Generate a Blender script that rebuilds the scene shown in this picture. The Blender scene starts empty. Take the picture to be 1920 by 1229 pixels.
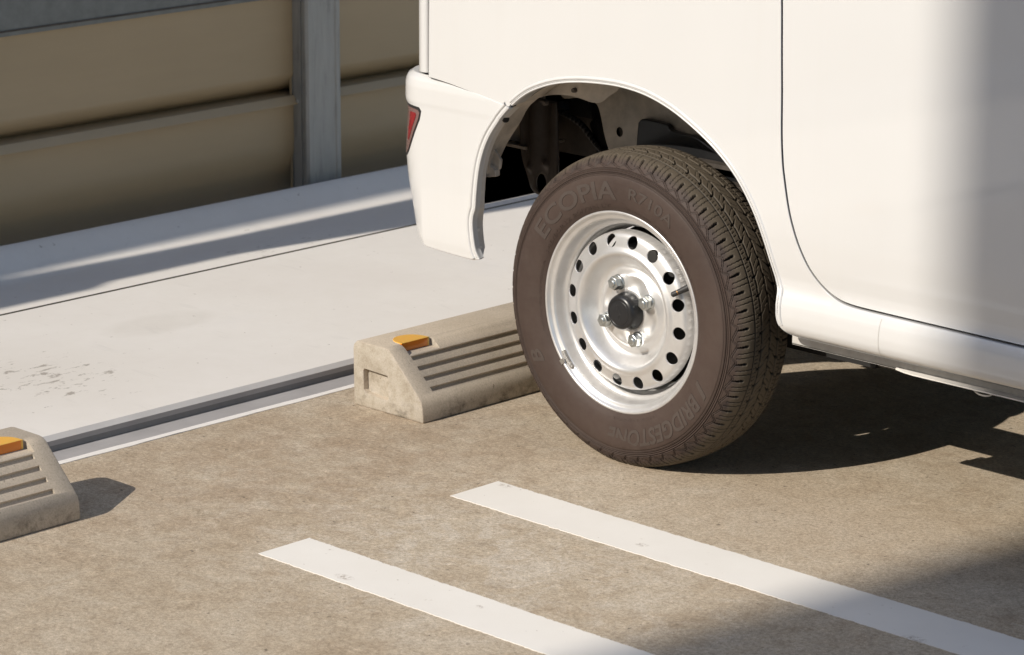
import bpy, bmesh, math, random
import numpy as np
from mathutils import Vector, Matrix
from mathutils.geometry import delaunay_2d_cdt
random.seed(7); rng = np.random.default_rng(7)
PI = math.pi
S = bpy.context.scene; COL = S.collection

# ------------------------------------------------------------------ camera
cd = bpy.data.cameras.new("camera"); cam = bpy.data.objects.new("camera", cd); COL.objects.link(cam)
cd.sensor_fit = 'HORIZONTAL'; cd.sensor_width = 36.0; cd.lens = 5850.6/1920*36
cd.clip_start = 0.05; cd.clip_end = 600
cd.dof.use_dof = True; cd.dof.focus_distance = 5.15; cd.dof.aperture_fstop = 11
Rr = Vector((.7142, .7000, .0039)); Ru = Vector((-.1819, .1803, .9666)); Rf = Vector((-.6759, .6911, -.2561))
M = Matrix(((Rr.x, Ru.x, -Rf.x, 3.3649), (Rr.y, Ru.y, -Rf.y, -3.6981), (Rr.z, Ru.z, -Rf.z, 1.5598), (0, 0, 0, 1)))
cam.matrix_world = M; S.camera = cam

# ------------------------------------------------------------------ light
SUND = Vector((-.2, -1.42, 1.0)).normalized()          # towards the sun
W = bpy.data.worlds.new("World"); S.world = W; W.use_nodes = True
wn = W.node_tree; sky = wn.nodes.new('ShaderNodeTexSky'); sky.sky_type = 'NISHITA'; sky.sun_disc = False
sky.sun_elevation = math.asin(SUND.z); sky.sun_rotation = math.atan2(SUND.x, SUND.y)
sky.air_density = 1.0; sky.dust_density = 1.2; sky.ozone_density = 1.0
wn.links.new(sky.outputs[0], wn.nodes['Background'].inputs[0]); wn.nodes['Background'].inputs[1].default_value = 0.120
sl = bpy.data.lights.new("sun", 'SUN'); sun = bpy.data.objects.new("sun", sl); COL.objects.link(sun)
sl.energy = 3.65; sl.angle = math.radians(.40); sl.color = (1.0, .935, .835)
sun.rotation_euler = (-SUND).to_track_quat('-Z', 'Y').to_euler(); sun.location = SUND*20
S.view_settings.view_transform = 'Standard'; S.view_settings.look = 'None'
S.view_settings.exposure = 0.28; S.view_settings.gamma = 1.0
S.render.film_transparent = False

# ------------------------------------------------------------------ material helpers
class NT:
    def __init__(s, name):
        s.m = bpy.data.materials.new(name); s.m.use_nodes = True; s.t = s.m.node_tree
        s.b = s.t.nodes['Principled BSDF']
    def n(s, typ, **kw):
        x = s.t.nodes.new(typ)
        for k, v in kw.items(): setattr(x, k, v)
        return x
    def l(s, a, b): s.t.links.new(a, b)
    def coord(s, scale=(1, 1, 1), loc=(0, 0, 0), rot=(0, 0, 0)):
        c = s.n('ShaderNodeTexCoord'); m = s.n('ShaderNodeMapping')
        m.inputs['Scale'].default_value = scale; m.inputs['Location'].default_value = loc; m.inputs['Rotation'].default_value = rot
        s.l(c.outputs['Object'], m.inputs['Vector']); return m.outputs['Vector']
    def noise(s, vec, scale, detail=4, rough=.55, dist=0):
        x = s.n('ShaderNodeTexNoise'); x.inputs['Scale'].default_value = scale; x.inputs['Detail'].default_value = detail
        x.inputs['Roughness'].default_value = rough; x.inputs['Distortion'].default_value = dist
        if vec is not None: s.l(vec, x.inputs['Vector'])
        return x.outputs['Fac']
    def ramp(s, f, stops, interp='LINEAR'):
        r = s.n('ShaderNodeValToRGB'); r.color_ramp.interpolation = interp
        e = r.color_ramp.elements
        while len(e) > 1: e.remove(e[-1])
        e[0].position = stops[0][0]; e[0].color = stops[0][1]
        for p, c in stops[1:]: q = e.new(p); q.color = c
        s.l(f, r.inputs[0]); return r.outputs[0]
    def rmp(s, f, a, b, c0=0, c1=1):
        r = s.n('ShaderNodeMapRange'); r.inputs[1].default_value = a; r.inputs[2].default_value = b
        r.inputs[3].default_value = c0; r.inputs[4].default_value = c1; r.clamp = True
        s.l(f, r.inputs[0]); return r.outputs[0]
    def mix(s, f, a, b, mode='MIX'):
        x = s.n('ShaderNodeMixRGB'); x.blend_type = mode
        for i, v in ((0, f), (1, a), (2, b)):
            if isinstance(v, (int, float)): x.inputs[i].default_value = v
            elif isinstance(v, tuple): x.inputs[i].default_value = v
            else: s.l(v, x.inputs[i])
        return x.outputs[0]
    def math(s, op, a, b=None, c=None):
        x = s.n('ShaderNodeMath'); x.operation = op
        for i, v in enumerate((a, b, c)):
            if v is None: continue
            if isinstance(v, (int, float)): x.inputs[i].default_value = v
            else: s.l(v, x.inputs[i])
        return x.outputs[0]
    def bump(s, h, strength, dist, prev=None):
        x = s.n('ShaderNodeBump'); x.inputs['Strength'].default_value = strength; x.inputs['Distance'].default_value = dist
        s.l(h, x.inputs['Height'])
        if prev is not None: s.l(prev, x.inputs['Normal'])
        return x.outputs[0]
    def set(s, **kw):
        for k, v in kw.items():
            i = s.b.inputs[k.replace('_', ' ')]
            if isinstance(v, (int, float, tuple)): i.default_value = v
            else: s.l(v, i)
        return s.m
def C(r, g, b): return (r, g, b, 1.0)

def spots(q, vec, cx, cy, rx, ry):                     # elliptical mask around a place, 1 in the middle
    sp = q.n('ShaderNodeSeparateXYZ'); q.l(vec, sp.inputs[0])
    dx = q.math('DIVIDE', q.math('SUBTRACT', sp.outputs[0], cx), rx)
    dy = q.math('DIVIDE', q.math('SUBTRACT', sp.outputs[1], cy), ry)
    d = q.math('SQRT', q.math('ADD', q.math('MULTIPLY', dx, dx), q.math('MULTIPLY', dy, dy)))
    return d

def m_floor():
    q = NT("worn_beige_concrete"); v = q.coord()
    big = q.noise(v, 1.7, 6, .62, .4); mid = q.noise(v, 8, 8, .72, .6); med = q.noise(v, 34, 7, .75, .4); fine = q.noise(v, 150, 5, .8); grit = q.noise(v, 480, 3, .7)
    c = q.ramp(big, [(.30, C(.390, .312, .222)), (.50, C(.440, .362, .268)), (.70, C(.465, .392, .300))])
    c = q.mix(q.rmp(mid, .47, .68, 0, .55), c, C(.525, .462, .372))             # grey worn skin
    c = q.mix(q.rmp(mid, .46, .30, 0, .60), c, C(.345, .262, .180))             # browner stain
    d1 = q.rmp(spots(q, v, .12, -.50, .80, .42), 1.1, .1)
    pale = q.math('MULTIPLY', d1, q.rmp(q.noise(v, 13, 8, .78, .8), .46, .60))
    c = q.mix(q.math('MULTIPLY', pale, .6), c, C(.580, .525, .450))
    d2 = q.rmp(spots(q, v, -.38, -.35, .42, .75), 1.0, .2)
    c = q.mix(q.math('MULTIPLY', d2, q.rmp(q.noise(v, 10, 7, .75), .36, .58, 0, .65)), c, C(.340, .252, .172))
    d3 = q.rmp(spots(q, v, .42, .02, .45, .28), 1.1, .1)                         # smoother trafficked patch
    c = q.mix(q.math('MULTIPLY', d3, .45), c, C(.540, .435, .320))
    m1 = q.ramp(med, [(.30, C(.74, .72, .69)), (.45, C(.95, .94, .93)), (.56, C(1.03, 1.03, 1.03)), (.70, C(1.26, 1.26, 1.26))])
    c = q.mix(q.rmp(d3, 0, 1, .95, .40), c, m1, 'MULTIPLY')
    c = q.mix(.9, c, q.ramp(fine, [(.34, C(.64, .62, .60)), (.5, C(1, 1, 1)), (.66, C(1.30, 1.30, 1.29))]), 'MULTIPLY')
    c = q.mix(.5, c, q.ramp(grit, [(.32, C(.50, .48, .46)), (.5, C(1, 1, 1)), (.68, C(1.55, 1.55, 1.55))]), 'MULTIPLY')
    v3 = q.coord(rot=(0, 0, .785), scale=(.35, 1.6, 1)); stn = q.noise(v3, 30, 7, .78, .6)
    c = q.mix(q.rmp(stn, .38, .29, 0, .6), c, C(.200, .150, .105)); c = q.mix(q.rmp(stn, .62, .73, 0, .6), c, C(.60, .545, .47))
    pit = q.rmp(q.noise(v, 60, 4, .6), .665, .70); c = q.mix(q.math('MULTIPLY', pit, .75), c, C(.11, .085, .062))
    b = q.bump(fine, .30, .0015); b = q.bump(grit, .30, .0006, b); b = q.bump(med, .35, .002, b)
    return q.set(Base_Color=c, Roughness=.9, Normal=b, Specular_IOR_Level=.25)

def m_slab():
    q = NT("pale_coated_slab"); v = q.coord(); sp = q.n('ShaderNodeSeparateXYZ'); q.l(v, sp.inputs[0])
    n1 = q.noise(v, 2.2, 5, .6, .3); n2 = q.noise(v, 22, 5, .7)
    c = q.ramp(n1, [(.3, C(.740, .695, .645)), (.6, C(.775, .735, .685)), (.8, C(.750, .715, .680))])
    c = q.mix(q.rmp(n2, .35, .75, 0, .22), c, C(.66, .615, .55))
    v2 = q.coord(scale=(1.0, .42, 1), rot=(0, 0, .15))
    fl = q.noise(v2, 42, 5, .72, .3); fl2 = q.noise(v2, 95, 4, .7, .2)
    near = q.rmp(spots(q, v, -1.03, -.42, .30, .34), 1.0, .15)
    far = q.rmp(spots(q, v, -1.50, .60, .16, .45), 1.0, .2)
    dens = q.math('MAXIMUM', near, q.math('MULTIPLY', far, .8))
    thr = q.math('SUBTRACT', .755, q.math('MULTIPLY', dens, .215))
    f = q.math('MULTIPLY', q.math('SUBTRACT', fl, thr), 22); f.node.use_clamp = True
    thr2 = q.math('SUBTRACT', .765, q.math('MULTIPLY', dens, .15))
    f2 = q.math('MULTIPLY', q.math('SUBTRACT', fl2, thr2), 18); f2.node.use_clamp = True
    f = q.math('MAXIMUM', f, f2)
    c = q.mix(q.math('MULTIPLY', near, .22), c, C(.50, .44, .36))
    c = q.mix(q.math('MULTIPLY', f, .62), c, C(.20, .16, .12))
    st = q.rmp(spots(q, v, -1.18, -.02, .065, .13), 1.1, .75)
    tiny = q.rmp(q.noise(v, 70, 3, .6), .705, .74); c = q.mix(q.math('MULTIPLY', tiny, .6), c, C(.25, .20, .15))
    big2 = q.rmp(q.noise(v, 19, 7, .8, .5), .66, .76); c = q.mix(q.math('MULTIPLY', big2, .3), c, C(.42, .37, .31))
    c = q.mix(q.math('MULTIPLY', q.math('MULTIPLY', st, q.rmp(q.noise(v, 16, 5, .7), .25, .6, .3, 1)), .16), c, C(.42, .37, .30))
    sc = q.coord(scale=(.25, 1.0, 1)); scn = q.noise(sc, 30, 4, .6, .8)
    c = q.mix(q.rmp(scn, .62, .8, 0, .18), c, C(.40, .37, .34))
    b = q.bump(n2, .15, .001); b = q.bump(q.noise(v, 180, 4, .6), .18, .0006, b)
    return q.set(Base_Color=c, Roughness=.62, Normal=b, Specular_IOR_Level=.4)

def m_plain(name, col, rough=.6, metal=0, nscale=12, var=.12, bumps=.1, fine=160, **kw):
    q = NT(name); v = q.coord(); n1 = q.noise(v, nscale, 5, .65, .2)
    lo = tuple(x*(1-var) for x in col); hi = tuple(min(1, x*(1+var)) for x in col)
    c = q.ramp(n1, [(.3, C(*lo)), (.7, C(*hi))])
    a = dict(Base_Color=c, Roughness=rough, Metallic=metal)
    if bumps: a['Normal'] = q.bump(q.noise(v, fine, 4, .6), bumps, .001)
    a.update(kw); return q.set(**a)

def m_stop():
    q = NT("cast_concrete"); v = q.coord(); n1 = q.noise(v, 9, 6, .65, .4); n2 = q.noise(v, 45, 6, .7); gr = q.noise(v, 330, 4, .7)
    c = q.ramp(n1, [(.3, C(.455, .382, .295)), (.55, C(.510, .432, .340)), (.75, C(.550, .472, .380))])
    g = q.n('ShaderNodeNewGeometry'); sp = q.n('ShaderNodeSeparateXYZ'); q.l(g.outputs['Normal'], sp.inputs[0])
    endf = q.rmp(q.math('ABSOLUTE', sp.outputs[1]), .7, .95)
    end_tone = q.ramp(n2, [(.32, C(.34, .29, .225)), (.5, C(.42, .37, .30)), (.68, C(.48, .43, .365))])
    c = q.mix(endf, c, end_tone)                              # cast end faces, toned down in colour and more mottled
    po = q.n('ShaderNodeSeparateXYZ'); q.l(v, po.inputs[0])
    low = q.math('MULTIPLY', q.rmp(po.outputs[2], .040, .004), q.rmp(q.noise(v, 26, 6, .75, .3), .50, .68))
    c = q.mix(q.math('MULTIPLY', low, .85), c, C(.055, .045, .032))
    c = q.mix(1.0, c, q.ramp(gr, [(.25, C(.74, .74, .74)), (.5, C(1, 1, 1)), (.75, C(1.15, 1.15, 1.15))]), 'MULTIPLY')
    pit = q.rmp(q.noise(v, 120, 3, .5), .71, .75); c = q.mix(q.math('MULTIPLY', pit, .6), c, C(.09, .07, .05))
    b = q.bump(gr, .25, .0008); b = q.bump(n2, .35, .002, b)
    return q.set(Base_Color=c, Roughness=.88, Normal=b, Specular_IOR_Level=.25)

def m_line():
    q = NT("white_road_paint"); v = q.coord(); n = q.noise(v, 60, 5, .7); gr = q.noise(v, 300, 3, .6)
    c = q.ramp(q.noise(v, 5, 4, .6), [(.3, C(.76, .72, .66)), (.7, C(.81, .775, .72))])
    w = q.rmp(q.noise(v, 26, 6, .75, .4), .655, .70); c = q.mix(q.math('MULTIPLY', w, .7), c, C(.40, .33, .26))
    w2 = q.rmp(q.noise(v, 90, 3, .6), .70, .75); c = q.mix(q.math('MULTIPLY', w2, .6), c, C(.33, .27, .21))
    for cx, cy, rx, ry in ((.095, -.712, .018, .010), (-.050, -.222, .015, .008), (-.012, -.642, .006, .004), (.86, -.318, .02, .012), (.31, -.285, .012, .008), (.33, -.66, .008, .006)):
        sc = q.math('MULTIPLY', q.rmp(spots(q, v, cx, cy, rx, ry), 1.2, .3), q.rmp(q.noise(v, 150, 5, .8, .5), .46, .56)); c = q.mix(q.math('MULTIPLY', sc, .75), c, C(.30, .235, .18))
    b = q.bump(gr, .22, .0006)
    return q.set(Base_Color=c, Roughness=.7, Normal=b)

def m_paint():
    q = NT("white_vehicle_paint"); v = q.coord()
    c = q.ramp(q.noise(v, 3, 3, .5), [(.3, C(.660, .650, .637)), (.7, C(.680, .670, .657))])
    sp = q.n('ShaderNodeSeparateXYZ'); q.l(v, sp.inputs[0])
    v2 = q.coord(scale=(1, 1, .06)); st = q.noise(v2, 28, 4, .6)
    c = q.mix(q.rmp(st, .52, .78, 0, .10), c, C(.60, .565, .51))
    return q.set(Base_Color=c, Roughness=.34, Coat_Weight=.9, Coat_Roughness=.04, Specular_IOR_Level=.5)

def m_tyre(tread=False):
    q = NT("dusty_tread_rubber" if tread else "dusty_rubber"); v = q.coord()
    sp = q.n('ShaderNodeSeparateXYZ'); q.l(v, sp.inputs[0])
    r = q.math('SQRT', q.math('ADD', q.math('MULTIPLY', sp.outputs[0], sp.outputs[0]), q.math('MULTIPLY', sp.outputs[2], sp.outputs[2])))
    n = q.noise(v, 7, 5, .6, .3); n2 = q.noise(v, 60, 5, .7)
    side = q.ramp(n, [(.3, C(.047, .030, .024)), (.7, C(.066, .044, .035))])
    trd = q.ramp(n, [(.3, C(.095, .077, .055)), (.7, C(.120, .098, .071))])
    c = q.mix(q.rmp(r, .252, .262), side, trd)
    wear = q.math('MULTIPLY', q.rmp(r, .244, .250), q.rmp(r, .262, .256))
    c = q.mix(q.math('MULTIPLY', wear, q.rmp(q.noise(v, 38, 5, .7), .42, .68)), c, C(.030, .021, .019))
    c = q.mix(q.rmp(n2, .4, .8, 0, .35), c, C(.085, .066, .054))
    at = q.n('ShaderNodeAttribute', attribute_name='cut'); c = q.mix(q.math('MULTIPLY', at.outputs['Fac'], .88), c, C(.010, .0085, .0075))  # cuts: undusted dark rubber, with groove shade also put into the colour
    # moulded concentric ribs
    ring = q.math('SINE', q.math('MULTIPLY', r, 2*PI/.0032))
    band = q.math('MULTIPLY', q.rmp(r, .2335, .2345), q.rmp(r, .2445, .2435))
    rb = q.math('MULTIPLY', ring, band)
    b = q.bump(rb, .9, .0009); b = q.bump(q.noise(v, 260, 3, .6), .12, .0006, b)
    return q.set(Base_Color=c, Roughness=.66, Normal=b, Specular_IOR_Level=.32)

def m_galv():
    q = NT("weathered_galvanised_steel"); v = q.coord(scale=(1, 1, .12)); v1 = q.coord()
    n = q.noise(v, 60, 6, .7, .4); n2 = q.noise(v1, 30, 5, .7)
    c = q.ramp(n, [(.32, C(.24, .24, .228)), (.46, C(.335, .335, .315)), (.7, C(.40, .395, .375))])
    c = q.mix(q.rmp(n2, .4, .7, 0, .5), c, C(.36, .37, .36))
    return q.set(Base_Color=c, Roughness=.5, Metallic=.25, Normal=q.bump(n2, .12, .001))

def m_panel():
    q = NT("beige_metal_cladding"); v = q.coord(scale=(1, .35, 1)); n = q.noise(v, 4, 4, .6)
    c = q.ramp(n, [(.3, C(.390, .302, .180)), (.7, C(.425, .330, .203))])
    n2 = q.noise(q.coord(scale=(1, .1, 1)), 60, 4, .6); c = q.mix(q.rmp(n2, .3, .8, 0, .15), c, C(.32, .25, .165))
    return q.set(Base_Color=c, Roughness=.5, Normal=q.bump(q.noise(q.coord(), 300, 2, .5), .05, .0005))

def m_rim():
    q = NT("silver_wheel_paint"); v = q.coord(); n = q.noise(v, 40, 4, .6)
    c = q.ramp(n, [(.3, C(.71, .70, .69)), (.7, C(.77, .76, .75))])
    c = q.mix(q.rmp(q.noise(v, 14, 5, .7), .5, .85, 0, .3), c, C(.42, .38, .34))
    return q.set(Base_Color=c, Roughness=.40, Metallic=.72, Coat_Weight=.35, Coat_Roughness=.12, Normal=q.bump(q.noise(v, 700, 2, .5), .04, .0003))

MT = dict(
    floor=m_floor(), slab=m_slab(), stop=m_stop(), line=m_line(), paint=m_paint(), tyre=m_tyre(), galv=m_galv(), panel=m_panel(), rim=m_rim(),
    gutter=m_plain("grey_gutter_coating", (.36, .34, .33), .6, var=.10, nscale=8),
    chamfer=m_plain("slab_edge_coating", (.60, .57, .54), .6, var=.05),
    strip=m_plain("white_edge_paint", (.78, .74, .69), .7, var=.05, nscale=30),
    joint=m_plain("olive_joint_sealant", (.115, .095, .045), .85, nscale=80, var=.3),
    earth=m_plain("bare_ground", (.25, .21, .16), .95, nscale=3, var=.2),
    black=m_plain("underbody_black", (.012, .011, .010), .7, bumps=0),
    dark=m_plain("dusty_dark_steel", (.060, .050, .042), .6, nscale=25, var=.4),
    brown=m_plain("dusty_bracket_steel", (.085, .068, .056), .5, nscale=25, var=.3),
    inner=m_plain("dusty_inner_paint", (.60, .53, .45), .6, nscale=18, var=.3),
    grimy=m_plain("grimy_inner_panel", (.44, .385, .32), .55, nscale=14, var=.35),
    nut=m_plain("zinc_plating", (.55, .57, .56), .36, 1.0, var=.1, nscale=200, bumps=0),
    cap=m_plain("black_plastic_cap", (.016, .016, .017), .33, bumps=.03),
    rubber=m_plain("black_rubber", (.022, .020, .019), .55),
    brass=m_plain("brass_ring", (.35, .18, .07), .4, 1.0, bumps=0),
    lead=m_plain("grey_zinc_weight", (.50, .48, .45), .42, .7, nscale=90),
    amberface=NT("orange_lens_face").set(Base_Color=C(.80, .22, .012), Roughness=.3, Coat_Weight=.6),
    red=NT("red_lens").set(Base_Color=C(.27, .022, .026), Roughness=.12, Coat_Weight=1.0),
    lampdark=NT("smoked_lamp_lens").set(Base_Color=C(.20, .12, .11), Roughness=.2, Coat_Weight=1.0),
    amber=NT("amber_reflector_plastic").set(Base_Color=C(.95, .50, .085), Roughness=.35, Coat_Weight=.5, Subsurface_Weight=.15, Subsurface_Scale=.01),
    glass=NT("dark_window_glass").set(Base_Color=C(.02, .025, .028), Roughness=.05, Coat_Weight=1.0),
    letter=m_plain("raised_sidewall_lettering", (.062, .046, .038), .66, nscale=60, var=.08, bumps=0),
    rail=m_plain("grey_primed_rail", (.50, .475, .44), .5, nscale=40, var=.14),
    concretewall=m_plain("rendered_wall", (.26, .25, .235), .8, nscale=2, var=.1),
)

# ------------------------------------------------------------------ object helpers
def mk(name, verts, faces, mats, parent=None, smooth=True, fm=None, origin=(0, 0, 0), normals=None):
    me = bpy.data.meshes.new(name)
    vs = np.asarray(verts, float) - np.asarray(origin, float)
    me.from_pydata(vs.tolist(), [], [list(map(int, f)) for f in faces]); 
    for m in (mats if isinstance(mats, (list, tuple)) else [mats]): me.materials.append(m)
    if fm is not None: me.polygons.foreach_set('material_index', np.asarray(fm, np.int32))
    me.polygons.foreach_set('use_smooth', [smooth]*len(me.polygons))
    me.update()
    if normals is not None: me.normals_split_custom_set_from_vertices([tuple(n) for n in normals])
    o = bpy.data.objects.new(name, me); COL.objects.link(o); o.location = origin
    if parent is not None: setp(o, parent)
    return o
def setp(o, parent):
    o.parent = parent; o.matrix_parent_inverse = Matrix.Identity(4)
    o.location = Vector(o.location) - WL.get(parent.name, Vector((0, 0, 0)))
    WL[o.name] = WL.get(parent.name, Vector((0, 0, 0))) + Vector(o.location)
WL = {}
def reg(o): WL[o.name] = Vector(o.location); return o
def tag(o, label=None, cat=None, group=None, kind=None):
    for k, v in (('label', label), ('category', cat), ('group', group), ('kind', kind)):
        if v: o[k] = v
    return o
def empty(name, loc):
    o = bpy.data.objects.new(name, None); COL.objects.link(o); o.location = loc; o.empty_display_size = .1; return reg(o)

class MB:
    def __init__(s): s.v = []; s.f = []; s.m = []
    def add(s, v, f, m=0):
        k = len(s.v); s.v += [tuple(map(float, p)) for p in v]; s.f += [[i+k for i in ff] for ff in f]; s.m += [m]*len(f)
    def box(s, a, b, m=0):
        x0, y0, z0 = a; x1, y1, z1 = b
        s.add([(x0, y0, z0), (x1, y0, z0), (x1, y1, z0), (x0, y1, z0), (x0, y0, z1), (x1, y0, z1), (x1, y1, z1), (x0, y1, z1)],
              [(0, 3, 2, 1), (4, 5, 6, 7), (0, 1, 5, 4), (1, 2, 6, 5), (2, 3, 7, 6), (3, 0, 4, 7)], m)
    def tube(s, p0, p1, r0, r1=None, n=16, m=0, caps=True):
        r1 = r0 if r1 is None else r1; p0 = Vector(p0); p1 = Vector(p1); d = (p1-p0).normalized()
        a = d.orthogonal().normalized(); b = d.cross(a); v = []
        for p, r in ((p0, r0), (p1, r1)):
            for i in range(n): t = 2*PI*i/n; v.append(p + a*(r*math.cos(t)) + b*(r*math.sin(t)))
        f = [(i, (i+1) % n, n+(i+1) % n, n+i) for i in range(n)]
        if caps: f += [tuple(range(n))[::-1], tuple(range(n, 2*n))]
        s.add(v, f, m)
    def lathe(s, prof, cx=0, cz=0, n=96, m=0, flip=False):      # prof of (r, y); axis along y
        v = []; K = len(prof)
        for i in range(n):
            t = 2*PI*i/n
            for r, y in prof: v.append((cx+r*math.cos(t), y, cz+r*math.sin(t)))
        f = []
        for i in range(n):
            j = (i+1) % n
            for k in range(K-1):
                q = (i*K+k, j*K+k, j*K+k+1, i*K+k+1); f.append(q if not flip else q[::-1])
        s.add(v, f, m)
    def prism(s, poly, y0, y1, m=0):                              # poly of (x, z) extruded along y
        n = len(poly); v = [(x, y0, z) for x, z in poly] + [(x, y1, z) for x, z in poly]
        f = [tuple(range(n)), tuple(range(n, 2*n))[::-1]] + [(i, n+i, n+(i+1) % n, (i+1) % n) for i in range(n)]
        s.add(v, f, m)
    def obj(s, name, mats, parent=None, smooth=False, **kw):
        o = mk(name, s.v, s.f, mats, parent, smooth, s.m, **kw); return o
def bevel(o, w, seg=2, angle=35):
    m = o.modifiers.new("bevel", 'BEVEL'); m.width = w; m.segments = seg; m.limit_method = 'ANGLE'; m.angle_limit = math.radians(angle); m.harden_normals = False
    return o
def wnorm(o):
    for p in o.data.polygons: p.use_smooth = True
    try: o.data.set_sharp_from_angle(angle=math.radians(38))
    except Exception: pass
    return o
def bake(o):
    dg = bpy.context.evaluated_depsgraph_get(); me = bpy.data.meshes.new_from_object(o.evaluated_get(dg)); o.modifiers.clear(); old = o.data; o.data = me; bpy.data.meshes.remove(old); me.name = o.name; return o
def spline(pts, n, closed=False):
    P = np.asarray(pts, float); K = len(P); out = []
    segs = K if closed else K-1
    def g(i): return P[i % K] if closed else P[min(max(i, 0), K-1)]
    for s in range(segs):
        a, b, c, d = g(s-1), g(s), g(s+1), g(s+2)
        if not closed and s == 0: a = 2*b-c
        if not closed and s == segs-1: d = 2*c-b
        for k in range(n):
            t = k/n; out.append(.5*((2*b)+(c-a)*t+(2*a-5*b+4*c-d)*t*t+(3*b-a-3*c+d)*t**3))
    if not closed: out.append(P[-1])
    return np.array(out)
def resample(P, n):
    P = np.asarray(P, float); d = np.r_[0, np.cumsum(np.hypot(*(np.diff(P, axis=0).T)))] if P.shape[1] == 2 else np.r_[0, np.cumsum(np.linalg.norm(np.diff(P, axis=0), axis=1))]
    t = np.linspace(0, d[-1], n); return np.stack([np.interp(t, d, P[:, i]) for i in range(P.shape[1])], 1)
def inpoly(pts, poly):
    x, y = pts[:, 0], pts[:, 1]; c = np.zeros(len(pts), bool); n = len(poly)
    for i in range(n):
        x1, y1 = poly[i]; x2, y2 = poly[(i+1) % n]
        k = ((y1 > y) != (y2 > y)); c ^= k & (x < (x2-x1)*(y-y1)/((y2-y1) if y2 != y1 else 1e-12)+x1)
    return c
def pdist(pts, poly):
    best = np.full(len(pts), 1e9)
    for i in range(len(poly)):
        a = poly[i]; b = poly[(i+1) % len(poly)]; d = b-a; L = (d**2).sum()+1e-15
        t = np.clip(((pts-a)@d)/L, 0, 1); best = np.minimum(best, np.hypot(*(pts-(a+t[:, None]*d)).T))
    return best
def sheet(outer, holes, xs, zs, margin=.003):
    """triangulated 2-D region (x, z) with grid points inside; returns pts, tris"""
    loops = [np.asarray(outer, float)] + [np.asarray(h, float) for h in holes]
    g = np.array([(x, z) for x in xs for z in zs])
    ok = inpoly(g, loops[0]) & (pdist(g, loops[0]) > margin)
    for h in loops[1:]: ok &= ~inpoly(g, h) & (pdist(g, h) > margin)
    g = g[ok]; V = []; E = []
    for L in loops:
        k = len(V); n = len(L); V += [tuple(p) for p in L]; E += [(k+i, k+(i+1) % n) for i in range(n)]
    V += [tuple(p) for p in g]
    vo, eo, fo, *_ = delaunay_2d_cdt([Vector(p) for p in V], E, [], 0, 1e-6)
    P = np.array([tuple(p) for p in vo]); T = np.array([list(f) for f in fo]); cen = P[T].mean(1)
    k = inpoly(cen, loops[0])
    for h in loops[1:]: k &= ~inpoly(cen, h)
    return P, T[k]

# ================================================================== SETTING
m = MB(); m.box((-150, -150, -.12), (150, 150, -.06)); g = m.obj('ground', MT['earth']); tag(g, kind='structure')
def grid_sheet(name, x0, x1, y0, y1, z, mat):
    return tag(mk(name, [(x0, y0, z), (x1, y0, z), (x1, y1, z), (x0, y1, z)], [(0, 1, 2, 3)], mat, smooth=False), kind='structure')
grid_sheet('parking_floor', -.656, 30, -30, 30, 0, MT['floor'])
# gutter floor between the slab step and the white edge line
grid_sheet('gutter', -.7265, -.671, -30, 30, -.0005, MT['gutter'])
# white edge strip, slightly ragged
n = 700; ys = np.linspace(-6, 8, n); v = []; f = []
e1 = np.convolve(rng.normal(0, .0022, n+8), np.ones(5)/5, 'same')[:n]; e2 = np.convolve(rng.normal(0, .0016, n+8), np.ones(5)/5, 'same')[:n]
for i, y in enumerate(ys):
    v += [(-.6715+e2[i], y, .0012), (-.656+e1[i], y, .0012), (-.656+e1[i], y, -.002), (-.6715+e2[i], y, -.002)]
for i in range(n-1):
    for k in range(4): f.append((i*4+k, i*4+(k+1) % 4, i*4+4+(k+1) % 4, i*4+4+k))
tag(mk('edge_strip', v, f, MT['strip'], smooth=False), kind='structure')
# pale slab: step face, chamfer, flat, joint, flat, coved curb
def ribbon(name, prof, y0, y1, mats, fm=None, smooth=False, kind='structure', ny=2, jit=None):
    v = []; f = []; K = len(prof); mm = []
    for i, y in enumerate(np.linspace(y0, y1, ny)):
        for k, (x, z) in enumerate(prof):
            j = jit[i][k] if jit is not None else 0
            v.append((x+j, y, z))
    for i in range(ny-1):
        for k in range(K-1): f.append((i*K+k, i*K+k+1, i*K+K+k+1, i*K+K+k)); mm.append(fm[k] if fm else 0)
    o = mk(name, v, f, mats, smooth=smooth, fm=mm)
    if kind: tag(o, kind=kind)
    return o
nj = 160; jb = np.convolve(rng.normal(0, .004, nj), np.ones(6)/6, 'same')
jit = [[0, max(0, jb[i])*1.4, 0, 0, 0] for i in range(nj)]
ribbon('slab_edge', [(-.70+.0, -.03), (-.7265, -.0004), (-.7265, .0185), (-.7345, .0265), (-.742, .0268)], -8, 8, [MT['gutter'], MT['chamfer'], MT['slab']], [0, 0, 1, 2], ny=nj,
       jit=[[0, jit[i][1]*.0, 0, 0, 0] for i in range(nj)])
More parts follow.
